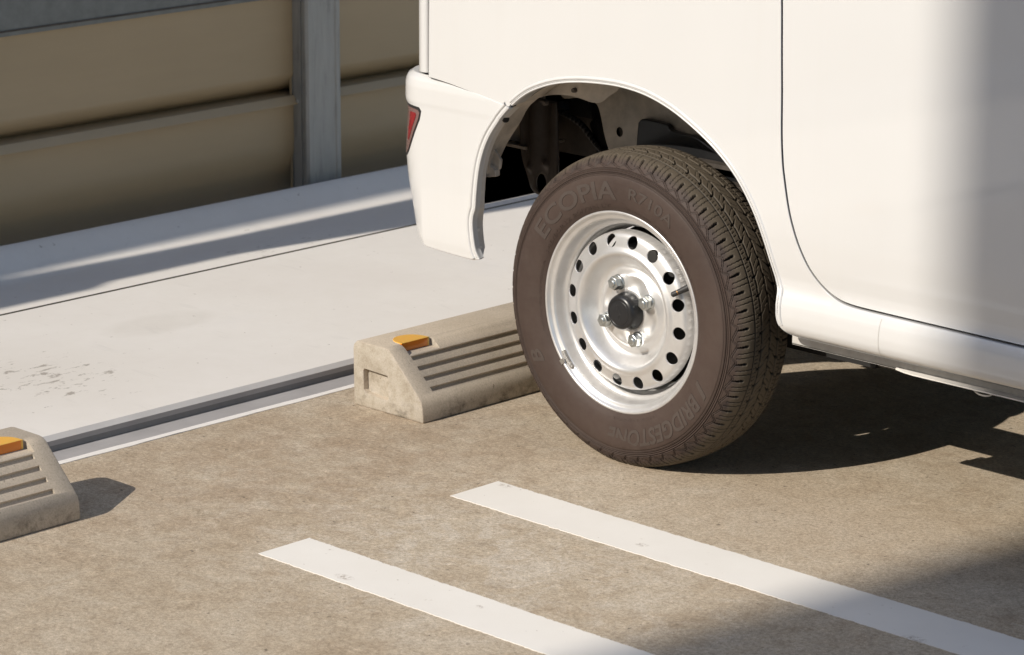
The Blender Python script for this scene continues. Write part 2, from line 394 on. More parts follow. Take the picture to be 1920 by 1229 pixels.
# ragged dark strip at the foot of the step, shade put into its colour
v = []; f = []
for i, y in enumerate(np.linspace(-6, 8, 500)):
    w = .0035+.0035*math.sin(y*3.1)*math.sin(y*1.3+1)+.006*max(0, math.sin(y*.9-1.1))**6 + rng.normal(0, .0004)
    w = max(w, .0008); v += [(-.7268, y, .012), (-.7255, y, .0015), (-.7265+w*1.0, y, .0006)]
for i in range(499):
    for k in range(2): f.append((i*3+k, i*3+3+k, i*3+4+k, i*3+k+1))
tag(mk('step_foot_shade', v, f, m_plain("step_shade_grey", (.20, .19, .18), .6, var=.1)), kind='structure')
ZS = .0268
grid_sheet('slab', -1.4415, -.7418, -30, 30, ZS, MT['slab'])
ribbon('slab_joint', [(-1.4415, ZS), (-1.4417, ZS-.004), (-1.4505, ZS-.004), (-1.4507, ZS)], -30, 30, [MT['joint']])
curb = spline([(-1.4507, ZS), (-1.53, ZS), (-1.575, ZS-.001), (-1.62, ZS-.005), (-1.655, ZS-.0085), (-1.680, ZS-.006), (-1.696, ZS+.001), (-1.711, ZS+.012), (-1.728, ZS+.027), (-1.742, ZS+.0375), (-1.753, ZS+.0430), (-1.762, ZS+.0445), (-1.770, ZS+.0420), (-1.7735, ZS+.034), (-1.774, ZS+.01), (-1.775, ZS-.03), (-2.06, ZS-.035)], 3)
ribbon('slab_curb', curb, -30, 30, [MT['slab']], smooth=True)

# painted bay lines
def bay_line(x0, y0, y1, label):
    xs = np.linspace(x0, 6.5, 1500); n = len(xs)
    a = rng.normal(0, .0005, n)+np.convolve(rng.normal(0, .0009, n+4), np.ones(4)/4, 'same')[:n]; b = rng.normal(0, .0005, n)+np.convolve(rng.normal(0, .0009, n+4), np.ones(4)/4, 'same')[:n]
    v = []; f = []
    for i, x in enumerate(xs):
        v += [(x, y0+a[i], -.001), (x, y0+a[i]+.0004, .0008), (x, y1+b[i]-.0004, .0008), (x, y1+b[i], -.001)]
    for i in range(n-1):
        for k in range(3): f.append((i*4+k, i*4+4+k, i*4+5+k, i*4+k+1))
    f.append((0, 1, 2, 3))
    tag(mk('parking_line', v, f, MT['line'], smooth=False), label=label, kind='structure')
bay_line(-.075, -.3225, -.2115, "white bay line nearer the van wheel")
bay_line(-.078, -.732, -.6255, "white bay line nearest the camera")

# ================================================================== FENCE
fen = reg(bpy.data.objects.new('fence', None)); COL.objects.link(fen); fen.location = (-1.83, 1, ZS); reg(fen)
tag(fen, "beige metal panel fence with steel posts behind the pale slab", "fence")
XF = -1.862
def clad(z0, z1, deep):
    """one wide cladding plank: foot curving back into the shadow gap, flat face, ledge tipped up at the top"""
    h = .120 if deep else .052; dpt = .095 if deep else .058; ex = 2.0 if deep else 1.7
    foot = [(XF-.001-dpt*(1-t)**ex, z0+h*t-(.03 if deep else 0)*(1-t)) for t in np.linspace(0, 1, 16)]
    return foot+[(XF-.0005, z1-.040), (XF+.0005, z1-.0225), (XF+.0030, z1-.0205), (XF+.0140, z1-.0190), (XF+.0148, z1-.0172), (XF+.0030, z1-.0008), (XF+.0020, z1), (XF-.09, z1+.001)]
def panel(name, prof, y0, y1, mat, parent):
    v = []; f = []; K = len(prof); ys = np.r_[y0, y1-.12, np.linspace(y1-.10, y1, 14)]; ny = len(ys)
    for y in ys:
        for x, z in prof: v.append((x, y, z))
    for i in range(ny-1):
        for k in range(K-1): f.append((i*K+k, i*K+K+k, i*K+K+k+1, i*K+k+1))
    return mk(name, v, f, mat, parent, smooth=True)
ZL = .2565                                                # top of the lowest plank
posts = [-4.37, -1.72, .935, 3.58, 6.23]
for i in range(len(posts)-1):
    a, b = posts[i]+.02, posts[i+1]+.02
    for z0, z1, dp in ((ZS+.006, ZL, 1), (ZL+.001, .60, 0)):
        wnorm(panel('cladding_panel', clad(z0, z1, dp), a, b, MT['panel'], fen))
def yzplate(name, poly, x0, x1, mat):
    n = len(poly); v = [(x0, y, z) for y, z in poly]+[(x1, y, z) for y, z in poly]
    f = [tuple(range(n))[::-1], tuple(range(n, 2*n))]+[(i, (i+1) % n, n+(i+1) % n, n+i) for i in range(n)]
    return mk(name, v, f, mat, fen, smooth=False)
XB = XF-.112
def gap_y(ys, xs): z = (xs-XB)/.2+ZS; return (ys-1.42*(z-ZS), z)  # unseen upper fence: slanted gap shaped to throw a sunlit strip on the slab
yzplate('backing_sheet', [(-9, ZS), (9, ZS), (9, 1.402), gap_y(1.10, -1.699), gap_y(.55, -1.6960), gap_y(.25, -1.6940), gap_y(-.10, -1.6900), (-9, 1.46)], XB-.004, XB, MT['panel'])
yzplate('band_board', [(-9, .484), (9, .484), (9, .640), (-9, .640)], XF-.030, XF+.006, m_plain('weathered_grey_board', (.185, .195, .185), .6, nscale=30, var=.15))
m = MB(); m.box((XF+.005, -9, .493), (XF+.0085, 9, .4965)); m.obj('board_seam', MT['dark'], fen)
yzplate('upper_sheet', [(-9, 1.38), gap_y(-.12, -1.6895), gap_y(.10, -1.6810), gap_y(.30, -1.6720), gap_y(.55, -1.6650), gap_y(1.1, -1.6640), (9, 1.577), (9, 2.32), (-9, 2.32)], XB-.004, XB, MT['panel'])
for a, b, h in ((-9, -3.375, 2.460), (-3.375, -3.26, 2.400), (-3.26, 1.5, 2.340), (1.5, 9, 2.355)):
    m = MB(); m.box((XB-.020, a+.002, 2.318), (XB+.004, b-.002, h)); m.obj('coping', MT['galv'], fen)
for y0 in posts:
    D_ = .048
    poly = [(-.008, 0), (-.006, 0), (-.006, .003), (.000, .003), (.000, 0), (.026, 0), (.026, .0035), (.0305, .0035), (.0305, 0), (.042, 0), (.048, .005), (.048, .020), (.0458, .023), (.0458, .086), (.048, .089), (.048, .098), (.045, .103), (-.052, .103)]
    n = len(poly); v = [(XF+px, y0+py, ZS+.003) for px, py in poly]+[(XF+px, y0+py, 2.34) for px, py in poly]
    f = [tuple(range(n))[::-1], tuple(range(n, 2*n))]+[(i, (i+1) % n, n+(i+1) % n, n+i) for i in range(n)]
    po = mk('post', v, f, MT['galv'], fen, smooth=False)
    for z in (.244, .52, .9, 1.3):
        q = MB(); q.tube((XF+.014, y0+.0, z), (XF+.014, y0-.003, z), .0045, .0035, 10); q.obj('screw', MT['nut'], po)
    q = MB(); q.box((XF-.010, y0-.0025, ZS+.004), (XF-.004, y0-.0005, 2.0)); q.obj('post_flashing', MT['panel'], fen)

# ================================================================== WHEEL STOPS
prof = [(-.578, 0), (-.579, .104), (-.577, .112), (-.571, .1175), (-.563, .119), (-.500, .119), (-.490, .1175), (-.482, .113), (-.412, .046), (-.405, .037), (-.402, .028), (-.400, 0)]
def boolean(o, cutter, op='DIFFERENCE'):
    md = o.modifiers.new('b', 'BOOLEAN'); md.operation = op; md.object = cutter; md.solver = 'EXACT'
    bake(o); me = cutter.data; bpy.data.objects.remove(cutter); bpy.data.meshes.remove(me)
def rawmesh(mb, name='cut'):
    o = mb.obj(name, MT['stop']); bm = bmesh.new(); bm.from_mesh(o.data); bmesh.ops.recalc_face_normals(bm, faces=bm.faces); bm.to_mesh(o.data); bm.free(); return o
L = .60
m = MB(); m.prism(prof, 0, L); stop = rawmesh(m, 'wheel_stop')
bevel(stop, .0035, 2, 50); bake(stop)
sd = Vector((.722, 0, -.692)); nn = Vector((.692, 0, .722))            # down the slope, slope normal
for gx, gz in ((-.469, .103), (-.453, .0875), (-.437, .072), (-.421, .0565)):
    c = Vector((gx, 0, gz)); m = MB()
    q = [c+sd*-.0003+nn*.006, c+sd*.0100+nn*.006, c+sd*.0092-nn*.0066, c+sd*.0007-nn*.0066]
    for a, b in ((.038, .562),): m.prism([(p.x, p.z) for p in q], a, b)
    boolean(stop, rawmesh(m))
REF = [(.037, .107), (.493, .563)]
for a, b in REF:                                                        # notch the reflector sits in
    m = MB(); m.prism([(-.497, .1045), (-.440, .1015), (-.440, .14), (-.497, .14)], a, b+.004); boolean(stop, rawmesh(m))
for s in (0, 1):                                                        # lifting pocket in each end
    m = MB(); y0, y1 = ((-.01, .011), (L-.011, L+.01))[s]
    m.prism([(-.551, .033), (-.545, .027), (-.490, .024), (-.487, .028), (-.488, .066), (-.490, .0695), (-.549, .0715), (-.552, .068)], y0, y1)
    boolean(stop, rawmesh(m))
bevel(stop, .0016, 2, 40); bake(stop); wnorm(stop)
stop.data.transform(Matrix.Translation((.49, -L/2, 0)))
def reflector_mesh():
    v = []; f = []; N = 24; w = .0335
    arc = [(-.496-.040*math.sin(PI*i/N)**.8, -w*math.cos(PI*i/N)) for i in range(N+1)]
    fr = [(-.4955, w), (-.4955, -w)]
    out = arc
    n = len(out)
    for z, k in ((.1205, 1.0), (.1185, 1.0)): v += [(x, y*k, z) for x, y in out]
    m = MB()
    top = [(x, y, .1200) for x, y in out]
    # slab body: D plan, thickness down to the notch floor along the front
    plan = out
    vv = [(x, y, .1203) for x, y in plan]+[(x, y, .1045) for x, y in plan]
    ff = [tuple(range(n)), tuple(range(n, 2*n))[::-1]]+[(i, n+i, n+(i+1) % n, (i+1) % n) for i in range(n)]
    m.add(vv, ff); m.box((-.4966, -w, .1045), (-.4935, w, .1200), 1); m.box((-.4967, w-.0035, .1046), (-.4932, w+.0003, .1201), 0); m.box((-.4967, -w, .1199), (-.4930, w, .1206), 0)
    o = m.obj('reflector', [MT['amber'], MT['amberface']]); bm = bmesh.new(); bm.from_mesh(o.data); bmesh.ops.recalc_face_normals(bm, faces=bm.faces); bm.to_mesh(o.data); bm.free()
    bevel(o, .0006, 1, 40); bake(o); o.data.transform(Matrix.Translation((.49, 0, 0))); return o
ref = reflector_mesh()
def place_stop(o, y0, label, rz=0):
    o.location = (-.49, y0+L/2, 0); o.rotation_euler = (0, 0, rz); tag(o, label, 'wheel stop', 'concrete wheel stops'); return o
place_stop(stop, -.07, "concrete wheel stop touching the van tyre, end face showing")
ref.parent = stop; ref.location = (0, .072-L/2, 0)
r2 = ref.copy(); COL.objects.link(r2); r2.parent = stop; r2.location = (0, .528-L/2, 0)
def dup(root, fn):
    r = root.copy(); COL.objects.link(r)
    for ch in list(root.children): c = ch.copy(); COL.objects.link(c); c.parent = r
    return r
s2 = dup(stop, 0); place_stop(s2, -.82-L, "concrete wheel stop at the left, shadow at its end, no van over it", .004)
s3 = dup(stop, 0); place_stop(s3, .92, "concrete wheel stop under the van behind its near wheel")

# ================================================================== VAN
van = empty('van', (1.15, .7175, 0))
tag(van, "white boxy van parked against the wheel stop, rear corner and wheel in view", "van")
YM = .7175
TAB = np.array([(.285, .010), (.290, .004), (.295, -.0065), (.303, -.0145), (.315, -.0195), (.330, -.0215), (.343, -.0212), (.350, -.0195), (.356, -.0175), (.362, -.0142), (.367, -.0118), (.373, -.0106), (.382, -.0108), (.395, -.0128), (.41, -.0154), (.43, -.0178), (.46, -.0203), (.50, -.0213), (.65, -.0225), (.80, -.0220), (1.0, -.018), (1.2, .0), (1.8, .115), (1.9, .14)])
def yprof(z):
    """Hermite through the table"""
    z = np.atleast_1d(z); X, Y = TAB[:, 0], TAB[:, 1]; dx = np.diff(X); dy = np.diff(Y)/dx
    mm = np.zeros(len(X)); mm[1:-1] = np.where(dy[1:]*dy[:-1] > 0, 2*dy[1:]*dy[:-1]/(dy[1:]+dy[:-1]+1e-12), 0); mm[0] = dy[0]; mm[-1] = dy[-1]
    i = np.clip(np.searchsorted(X, z)-1, 0, len(X)-2); t = np.clip((z-X[i])/dx[i], 0, 1)
    return (2*t**3-3*t**2+1)*Y[i]+(t**3-2*t**2+t)*dx[i]*mm[i]+(-2*t**3+3*t**2)*Y[i+1]+(t**3-t**2)*dx[i]*mm[i+1]
def sidey(x, z, extra=0.0):
    x = np.atleast_1d(x); y = yprof(z)
    fr = np.clip((x-2.55)/.33, 0, 1); y = y+fr**3*.10
    return y+extra
def side_surface(P, off=0.0):
    x, z = P[:, 0], P[:, 1]; y = sidey(x, z); e = 1e-4
    dz = (sidey(x, z+e)-sidey(x, z-e))/(2*e); dx = (sidey(x+e, z)-sidey(x-e, z))/(2*e)
    N = np.stack([dx, -np.ones(len(x)), dz], 1); N /= np.linalg.norm(N, axis=1)[:, None]
    V = np.stack([x, y, z], 1) - N*off
    return V, N
arch = spline([(-.232, .5815), (-.212, .597), (-.185, .6125), (-.14, .629), (-.088, .6395), (-.03, .6445), (.02, .6445), (.07, .638), (.12, .623), (.168, .6005), (.215, .572), (.259, .5345), (.293, .4895), (.314, .449), (.328, .410), (.338, .378), (.3455, .357), (.3475, .34), (.3485, .322), (.3525, .3085), (.362, .300), (.378, .2955)], 6)
front_arch = np.array([(2.45+.34*math.cos(t), .27+.37*math.sin(t)) for t in np.linspace(PI-.08, .08, 40)])
_T = np.gradient(arch, axis=0); _T /= np.linalg.norm(_T, axis=1)[:, None]; _w = np.clip((len(arch)-14-np.arange(len(arch)))/8, 0, 1)[:, None]
arch_b = arch+np.stack([-_T[:, 1], _T[:, 0]], 1)*.0035*_w
body_out = np.vstack([[(-.432, 1.0), (-.432, .606)], spline([(-.432, .6045), (-.39, .6005), (-.36, .5965), (-.31, .5895), (-.27, .583), (-.240, .5785)], 5), arch_b,
    np.array([(x, .2945) for x in np.linspace(.42, 2.08, 50)]), front_arch, [(2.83, .2945), (2.87, .34), (2.88, .9), (2.84, 1.05)], [(2.60, 1.80), (-.40, 1.80), (-.425, 1.4)]])
dl = spline([(.343, .832), (.3445, .80), (.3465, .742), (.349, .68), (.3505, .617), (.3535, .575), (.3575, .548), (.367, .502), (.378, .468), (.392, .436), (.409, .408), (.431, .3855), (.457, .3715), (.489, .3655), (.551, .3640), (.681, .3630), (.817, .3620), (1.0, .3610), (1.25, .360)], 6)
door_out = np.vstack([[(.3405, 1.72), (.3405, 1.3), (.3405, 1.0), (.341, .87)], dl, [(1.275, .37), (1.28, .40), (1.28, 1.0), (1.28, 1.72)]])
def offset(poly, d):
    P = np.asarray(poly); n = len(P); o = []
    area = .5*sum(P[i][0]*P[(i+1) % n][1]-P[(i+1) % n][0]*P[i][1] for i in range(n)); sgn = 1 if area > 0 else -1
    for i in range(n):
        a = P[i]-P[i-1]; b = P[(i+1) % n]-P[i]
        a = a/(np.linalg.norm(a)+1e-12); b = b/(np.linalg.norm(b)+1e-12); t = a+b; t /= np.linalg.norm(t)+1e-12
        nn_ = np.array([-t[1], t[0]])*sgn; o.append(P[i]+nn_*d)
    return np.array(o)
xs = np.r_[np.arange(-.43, 1.4, .022), np.arange(1.42, 2.9, .06)]
zs = np.r_[np.arange(.292, .47, .004), np.arange(.475, .66, .014), np.arange(.67, 1.1, .03), np.arange(1.15, 1.8, .08)]
def rimflange(loop, closed, depth, rad, Vfun):
    """rounded return edge: from the skin inward; loop in (x,z), interior to the left side of offset()"""
    pass
def skin(name, outer, holes, mats, parent, flange=.014, mirror=False, back=True):
    P, T = sheet(outer, holes, xs, zs); V, N = side_surface(P)
    verts = list(map(tuple, V)); norms = list(map(tuple, N)); faces = []; fm = []
    for t in T:
        a, b, c = P[t[0]], P[t[1]], P[t[2]]; ar = (b[0]-a[0])*(c[1]-a[1])-(b[1]-a[1])*(c[0]-a[0])
        faces.append(tuple(t) if ar > 0 else tuple(t[::-1])); fm.append(0)
    # returned edges
    for li, Lp in enumerate([outer]+list(holes)):
        Lp = np.asarray(Lp); n = len(Lp); dirn = 1 if li == 0 else -1
        nxt = offset(Lp, -dirn*1.0)-Lp                                    # outward-pointing unit (away from metal)
        base = len(verts); V0, N0 = side_surface(Lp)
        steps = [(0, 0), (.0006, .0002), (.0011, .0007), (.0014, .0016), (.0014, .005), (.0010, flange)]
        for a, d in steps:
            Q = Lp+nxt*a; VV, _ = side_surface(Q, 0); VV[:, 1] = V0[:, 1]+d
            w = min(1, a/.0014) if d > 0 else 0
            NN = N0*(1-w)+np.stack([nxt[:, 0], 0*nxt[:, 0], nxt[:, 1]], 1)*w; NN /= np.linalg.norm(NN, axis=1)[:, None]
            verts += list(map(tuple, VV)); norms += list(map(tuple, NN))
        K = len(steps)
        for k in range(K-1):
            for i in range(n):
                j = (i+1) % n; q = (base+k*n+i, base+k*n+j, base+(k+1)*n+j, base+(k+1)*n+i)
                faces.append(q); fm.append(0)
    if back:                                                            # dark inner skin
        V2, N2 = side_surface(P, .010); base = len(verts); verts += list(map(tuple, V2)); norms += list(map(tuple, -N2))
        for t in T: faces.append(tuple(base+int(i) for i in t)); fm.append(1)
    verts = np.array(verts); norms = np.array(norms)
    if mirror:
        n0 = len(verts); v2 = verts.copy(); v2[:, 1] = 2*YM-v2[:, 1]; n2 = norms.copy(); n2[:, 1] *= -1
        verts = np.vstack([verts, v2]); norms = np.vstack([norms, n2]); faces += [tuple(int(i)+n0 for i in f[::-1]) for f in faces]; fm += fm
    o = mk(name, verts, faces, mats, parent, True, fm, origin=(0, 0, 0), normals=norms); return o
gapline = offset(door_out, -.0026); doorp = offset(door_out, .0026)
body = skin('body', body_out, [gapline], [MT['paint'], MT['black']], van, flange=.016, mirror=True)
door = skin('door', doorp, [], [MT['paint'], MT['black']], van, flange=.016)
# door handle, out of frame above
m = MB(); m.box((.42, -.040, .93), (.57, -.024, .955)); hd = m.obj('door_handle', MT['paint'], door); bevel(hd, .005, 2)

# roof, front, floor and inner bulkheads
m = MB(); m.box((-.42, .118, 1.78), (2.58, 2*YM-.118, 1.83)); rf = m.obj('roof', MT['paint'], van); bevel(rf, .02, 3)
m = MB(); m.prism([(2.86, .30), (2.89, .36), (2.89, .90), (2.86, 1.05), (2.60, 1.80), (2.54, 1.80), (2.80, 1.03), (2.84, .30)], .06, 2*YM-.06); m.obj('front_panel', MT['paint'], van)
# black inner tub: closed box above the floor so no light leaks, with the wheel recess left open
m = MB()
m.box((.40, .012, .405), (2.05, 2*YM-.012, .41)); m.box((-.42, .30, .50), (2.05, 2*YM-.012, .505))
m.box((.395, .012, .395), (.40, .28, 1.0)); m.box((-.43, .012, .72), (.40, .30, .725)); m.box((-.40, .295, .50), (.41, .30, .73))
m.box((-.41, .012, .60), (-.408, .29, .73))
m.box((.45, .10, .33), (2.0, 2*YM-.10, .335)); m.obj('floor_pan', MT['black'], van)
# windows
for (a, b) in ((.42, 1.20), (-.35, .28), (1.36, 2.2)):
    q = np.array([(a, 1.06), (b, 1.06), (b, 1.60), (a, 1.60)]); V, N = side_surface(q, -.003)
    V2 = V.copy(); V2[:, 1] = 2*YM-V[:, 1]
    mk('side_window', V, [(0, 1, 2, 3)], MT['glass'], van, False); mk('side_window', V2, [(3, 2, 1, 0)], MT['glass'], van, False)
mk('windscreen', [(2.845, .15, 1.09), (2.845, 2*YM-.15, 1.09), (2.63, 2*YM-.2, 1.73), (2.63, .2, 1.73)], [(0, 1, 2, 3)], MT['glass'], van, False)

# arch lip: rolled double bead with a return into the wheelhouse
def lip(path, name, parent, sec, ybase):
    """path (x,z); sec = list of (n, dy): n outwards into the panel"""
    P = resample(path, 220); T = np.gradient(P, axis=0); T /= np.linalg.norm(T, axis=1)[:, None]
    Nn = np.stack([-T[:, 1], T[:, 0]], 1)                                # left of travel
    v = []; f = []; K = len(sec)
    for p, n_, yb in zip(P, Nn, ybase(P)):
        for a, d in sec: v.append((p[0]+n_[0]*a, yb+d, p[1]+n_[1]*a))
    for i in range(len(P)-1):
        for k in range(K-1): f.append((i*K+k, i*K+K+k, i*K+K+k+1, i*K+k+1))
    return mk(name, v, f, MT['paint'], parent, True)
SEC = [(.0110, .0008), (.0102, -.0009), (.0090, -.0020), (.0078, -.0026), (.0064, -.0024), (.0053, -.0012), (.0044, .0006), (.0036, .0010), (.0027, -.0002), (.0017, -.0013), (.0004, -.0012), (-.0005, .0006), (-.0006, .0032), (.0000, .010), (.0014, .020), (.003, .034)]
la = arch[:-12]
lip(la, 'arch_lip', body, SEC, lambda P: yprof(P[:, 1]))
# dusty inner return of the arch above the bumper seam
def flange(path, name, y0, y1, off0, off1, mat, parent):
    P = resample(path, 120); T = np.gradient(P, axis=0); T /= np.linalg.norm(T, axis=1)[:, None]; Nn = np.stack([-T[:, 1], T[:, 0]], 1)
    v = []; f = []; K = 5
    for i, (p, n_) in enumerate(zip(P, Nn)):
        for k in range(K):
            t = k/(K-1); a = off0+(off1-off0)*t**1.5; v.append((p[0]+n_[0]*a, y0+(y1-y0)*t, p[1]+n_[1]*a))
    for i in range(len(P)-1):
        for k in range(K-1): f.append((i*K+k, i*K+K+k, i*K+K+k+1, i*K+k+1))
    return mk(name, v, f, mat, parent, True)
# ---------------- bumper wrapped round the rear corner
BX = -.452; BR = .088; YB = -.0225
def bpath(s):                                                          # s = fake x; below BX it turns the corner
    s = np.atleast_1d(s); x = s.copy(); y = np.full(len(s), YB); nx = np.zeros(len(s)); ny = -np.ones(len(s))
    arc = (BX-s); a = arc/BR; k = arc > 0
    A = np.clip(a, 0, PI/2); x = np.where(k, BX-BR*np.sin(A), x); y = np.where(k, YB+BR*(1-np.cos(A)), y); nx = np.where(k, -np.sin(A), nx); ny = np.where(k, -np.cos(A), ny)
    r = arc-BR*PI/2; y = np.where(r > 0, y+r, y); return x, y, nx, ny, A
DT = np.array([(.28, .050), (.300, .040), (.316, .028), (.335, .0215), (.36, .0165), (.385, .012), (.405, .0065), (.43, .003), (.455, .0006), (.47, .0012), (.49, .003), (.535, .0055), (.545, .0050), (.551, .0005), (.557, -.0010), (.585, -.0005), (.594, .0015), (.600, .0055), (.604, .012)])
def bsurf(P, off=0):
    s, z = P[:, 0], P[:, 1]
    def pos(s, z):
        x, y, nx, ny, A = bpath(s); w = .22+.78*np.sin(np.clip(A*1.0, 0, PI/2))**.8
        low = z < .455; d = np.interp(z, DT[:, 0], DT[:, 1]); wtop = np.where(low, w, np.where(z < .553, np.sin(A)**.7, 1.0))
        d = d*wtop-.0012
        return np.stack([x-nx*d, y-ny*d, z], 1)
    e = 1.5e-3; p = pos(s, z); ds = pos(s+e, z)-pos(s-e, z); dz = pos(s, z+e)-pos(s, z-e); N = np.cross(ds, dz); N /= np.linalg.norm(N, axis=1)[:, None]
    return p-N*off, N
bz_edge = spline([(-.240, .5765), (-.2514, .5655), (-.2682, .5468), (-.2895, .5178), (-.3050, .4842), (-.3140, .4488), (-.3195, .4135), (-.3225, .3910), (-.3270, .3800), (-.3298, .3690), (-.3305, .3560), (-.3295, .3420), (-.3275, .3260), (-.3250, .3140), (-.3200, .3030), (-.3185, .3010)], 5)
bot = spline([(-.332, .2990), (-.36, .2992), (-.40, .3005), (-.44, .303), (-.49, .308), (-.54, .318), (-.60, .330), (-.66, .334), (-.9, .334), (-1.26, .334)], 6)
top = spline([(-1.26, .6035), (-.9, .6035), (-.6, .6035), (-.50, .6038), (-.45, .6037), (-.432, .6033), (-.39, .5993), (-.36, .5953), (-.31, .5883), (-.27, .5818), (-.246, .5775)], 6)
bout = np.vstack([bz_edge, bot, top[:-1]])
bxs = np.r_[np.arange(-1.24, -.64, .05), np.arange(-.63, -.24, .009)]; bzs = np.r_[np.arange(.30, .60, .0065), .597, .600]
P, T = sheet(bout, [], bxs, bzs, .0022); V, N = bsurf(P)
verts = list(map(tuple, V)); norms = list(map(tuple, N)); faces = []; fm = []
for t in T:
    a, b, c = P[t[0]], P[t[1]], P[t[2]]; ar = (b[0]-a[0])*(c[1]-a[1])-(b[1]-a[1])*(c[0]-a[0]); faces.append(tuple(t) if ar > 0 else tuple(t[::-1])); fm.append(0)
# rolled lower/arch edge
n = len(bout); out_dir = offset(bout, -1.0)-bout; base = len(verts)
steps = [(0, 0), (.001, .0003), (.0019, .0011), (.0025, .0025), (.0026, .005), (.0020, .012)]
V0, N0 = bsurf(bout)
for a, d in steps:
    VV, NN = bsurf(bout+out_dir*a); VV = VV-N0*d; verts += list(map(tuple, VV))
    tx = np.stack([out_dir[:, 0], 0*out_dir[:, 0], out_dir[:, 1]], 1); w = min(1, a/.0025) if d > 0 else 0
    Q = N0*(1-w)+tx*w; Q /= np.linalg.norm(Q, axis=1)[:, None]; norms += list(map(tuple, Q))
for k in range(len(steps)-1):
    for i in range(n): j = (i+1) % n; faces.append((base+k*n+i, base+k*n+j, base+(k+1)*n+j, base+(k+1)*n+i)); fm.append(0)
V2, N2 = bsurf(P, .007); base = len(verts); verts += list(map(tuple, V2)); norms += list(map(tuple, -N2))
for t in T: faces.append(tuple(base+int(i) for i in t)); fm.append(1)
# shelf on top of the bumper, running in under the tailgate
sh = np.linspace(-1.26, -.434, 90); base = len(verts)
for dd, zz in ((.0105, .6035), (.0135, .6055), (.018, .6062), (.065, .6066)):
    x, y, nx, ny, A = bpath(sh); verts += [(x[i]-nx[i]*dd, y[i]-ny[i]*dd, zz) for i in range(len(sh))]; norms += [(0, 0, 1)]*len(sh)
for k in range(3):
    for i in range(len(sh)-1): faces.append((base+k*90+i, base+k*90+i+1, base+(k+1)*90+i+1, base+(k+1)*90+i)); fm.append(0)
verts = np.array(verts); norms = np.array(norms); n0 = len(verts); v2 = verts.copy(); v2[:, 1] = 2*YM-v2[:, 1]; n2 = norms.copy(); n2[:, 1] *= -1
verts = np.vstack([verts, v2]); norms = np.vstack([norms, n2]); faces += [tuple(int(i)+n0 for i in f[::-1]) for f in faces]; fm += fm
bumper = mk('bumper', verts, faces, [MT['paint'], MT['black']], van, True, fm, normals=norms)
# lip of the arch along the bumper, with its screw flange
SECB = [(-.0135, .0012), (-.0125, -.0008), (-.0112, -.0022), (-.0095, -.0028), (-.0078, -.0026), (-.0064, -.0012), (-.0054, .0014), (-.0044, .0020), (-.0034, .0006), (-.0022, -.0008), (-.0006, -.0006), (.0005, .0014), (.0006, .0044), (.0002, .010)]
def ybase_b(P): 
    VV, _ = bsurf(P); return VV[:, 1]
bp = bz_edge[1:-6].copy(); bp = np.vstack([[(-.2405, .5758)], bp[bp[:, 0] < -.2420]])
lip(bp, 'arch_lip', bumper, SECB, ybase_b)
pth = resample(bp, 160)
v = []; f = []
for i, p in enumerate(pth):
    t = np.array([0, 0]);
    w = .0
    yb = ybase_b(p[None])[0]
    zf = p[1]
    wid = np.interp(zf, [.30, .37, .40, .45, .55, .58], [.020, .022, .018, .016, .018, .024])
    if zf < .318: wid = .020*max(.12, (zf-.300)/.018)**.7
    v += [(p[0]+.0002, yb+.003, p[1]), (p[0]+.0006, yb+.006, p[1]-.0001), (p[0]+.0012, yb+wid*.6, p[1]-.0003), (p[0]+.0022, yb+wid+.004, p[1]-.0006)]
for i in range(len(pth)-1):
    for k in range(3): f.append((i*4+k, i*4+k+1, i*4+5+k, i*4+4+k))
fl = mk('screw_flange', v, f, m_plain('dull_white_flange', (.64, .60, .55), .6, nscale=30, var=.1), bumper, True)
for z in (.3505, .3195, .555):
    p = np.array([np.interp(z, pth[::-1, 1], pth[::-1, 0]), z]); yb = ybase_b(p[None])[0]
    s = MB(); s.tube((p[0]-.001, yb+.0145, z-.001), (p[0]+.0024, yb+.0145, z-.001), .0034, .0032, 14)
    if z < .5: s.obj('screw', MT['strip'], fl)
    else: s.v = [(a, (b-yb-.013)*2.2+yb+.013, (c-z)*2.0+z) for a, b, c in s.v]; s.obj('hole_plug', MT['rubber'], fl)
# tail lamp let into the bumper corner
def patch(poly, off, ns=18):
    P = resample(np.vstack([poly, poly[:1]]), 70)[:-1]
    gx = np.arange(P[:, 0].min(), P[:, 0].max(), .006); gz = np.arange(P[:, 1].min(), P[:, 1].max(), .006)
    Q, T = sheet(P, [], gx, gz, .002); V, N = bsurf(Q, -off); V0, _ = bsurf(P, -off); V1, _ = bsurf(P, .004); b = len(V)
    n = len(P); VV = np.vstack([V, V0, V1]); F = []
    for t in T:
        a, bb, c = Q[t[0]], Q[t[1]], Q[t[2]]; ar = (bb[0]-a[0])*(c[1]-a[1])-(bb[1]-a[1])*(c[0]-a[0]); F.append(tuple(t) if ar > 0 else tuple(t[::-1]))
    F += [(b+i, b+n+i, b+n+(i+1) % n, b+(i+1) % n) for i in range(n)]
    return VV, F
tl = np.array([(-.4535, .5385), (-.457, .528), (-.492, .469), (-.506, .459), (-.62, .457), (-.66, .47), (-.66, .545), (-.62, .5475), (-.460, .5435)])
VV, F = patch(tl, .0012); lamp = mk('tail_lamp', VV, F, MT['lampdark'], van, False)
tl2 = np.array([(-.4630, .5335), (-.4660, .5265), (-.4900, .4850), (-.4950, .4870), (-.4920, .506), (-.4860, .521), (-.4850, .537), (-.4650, .5375)])
VV, F = patch(tl2, .0022); mk('red_lens', VV, F, MT['red'], lamp, False)
V_ = np.array(VV); V_[:, 1] = 2*YM-V_[:, 1]
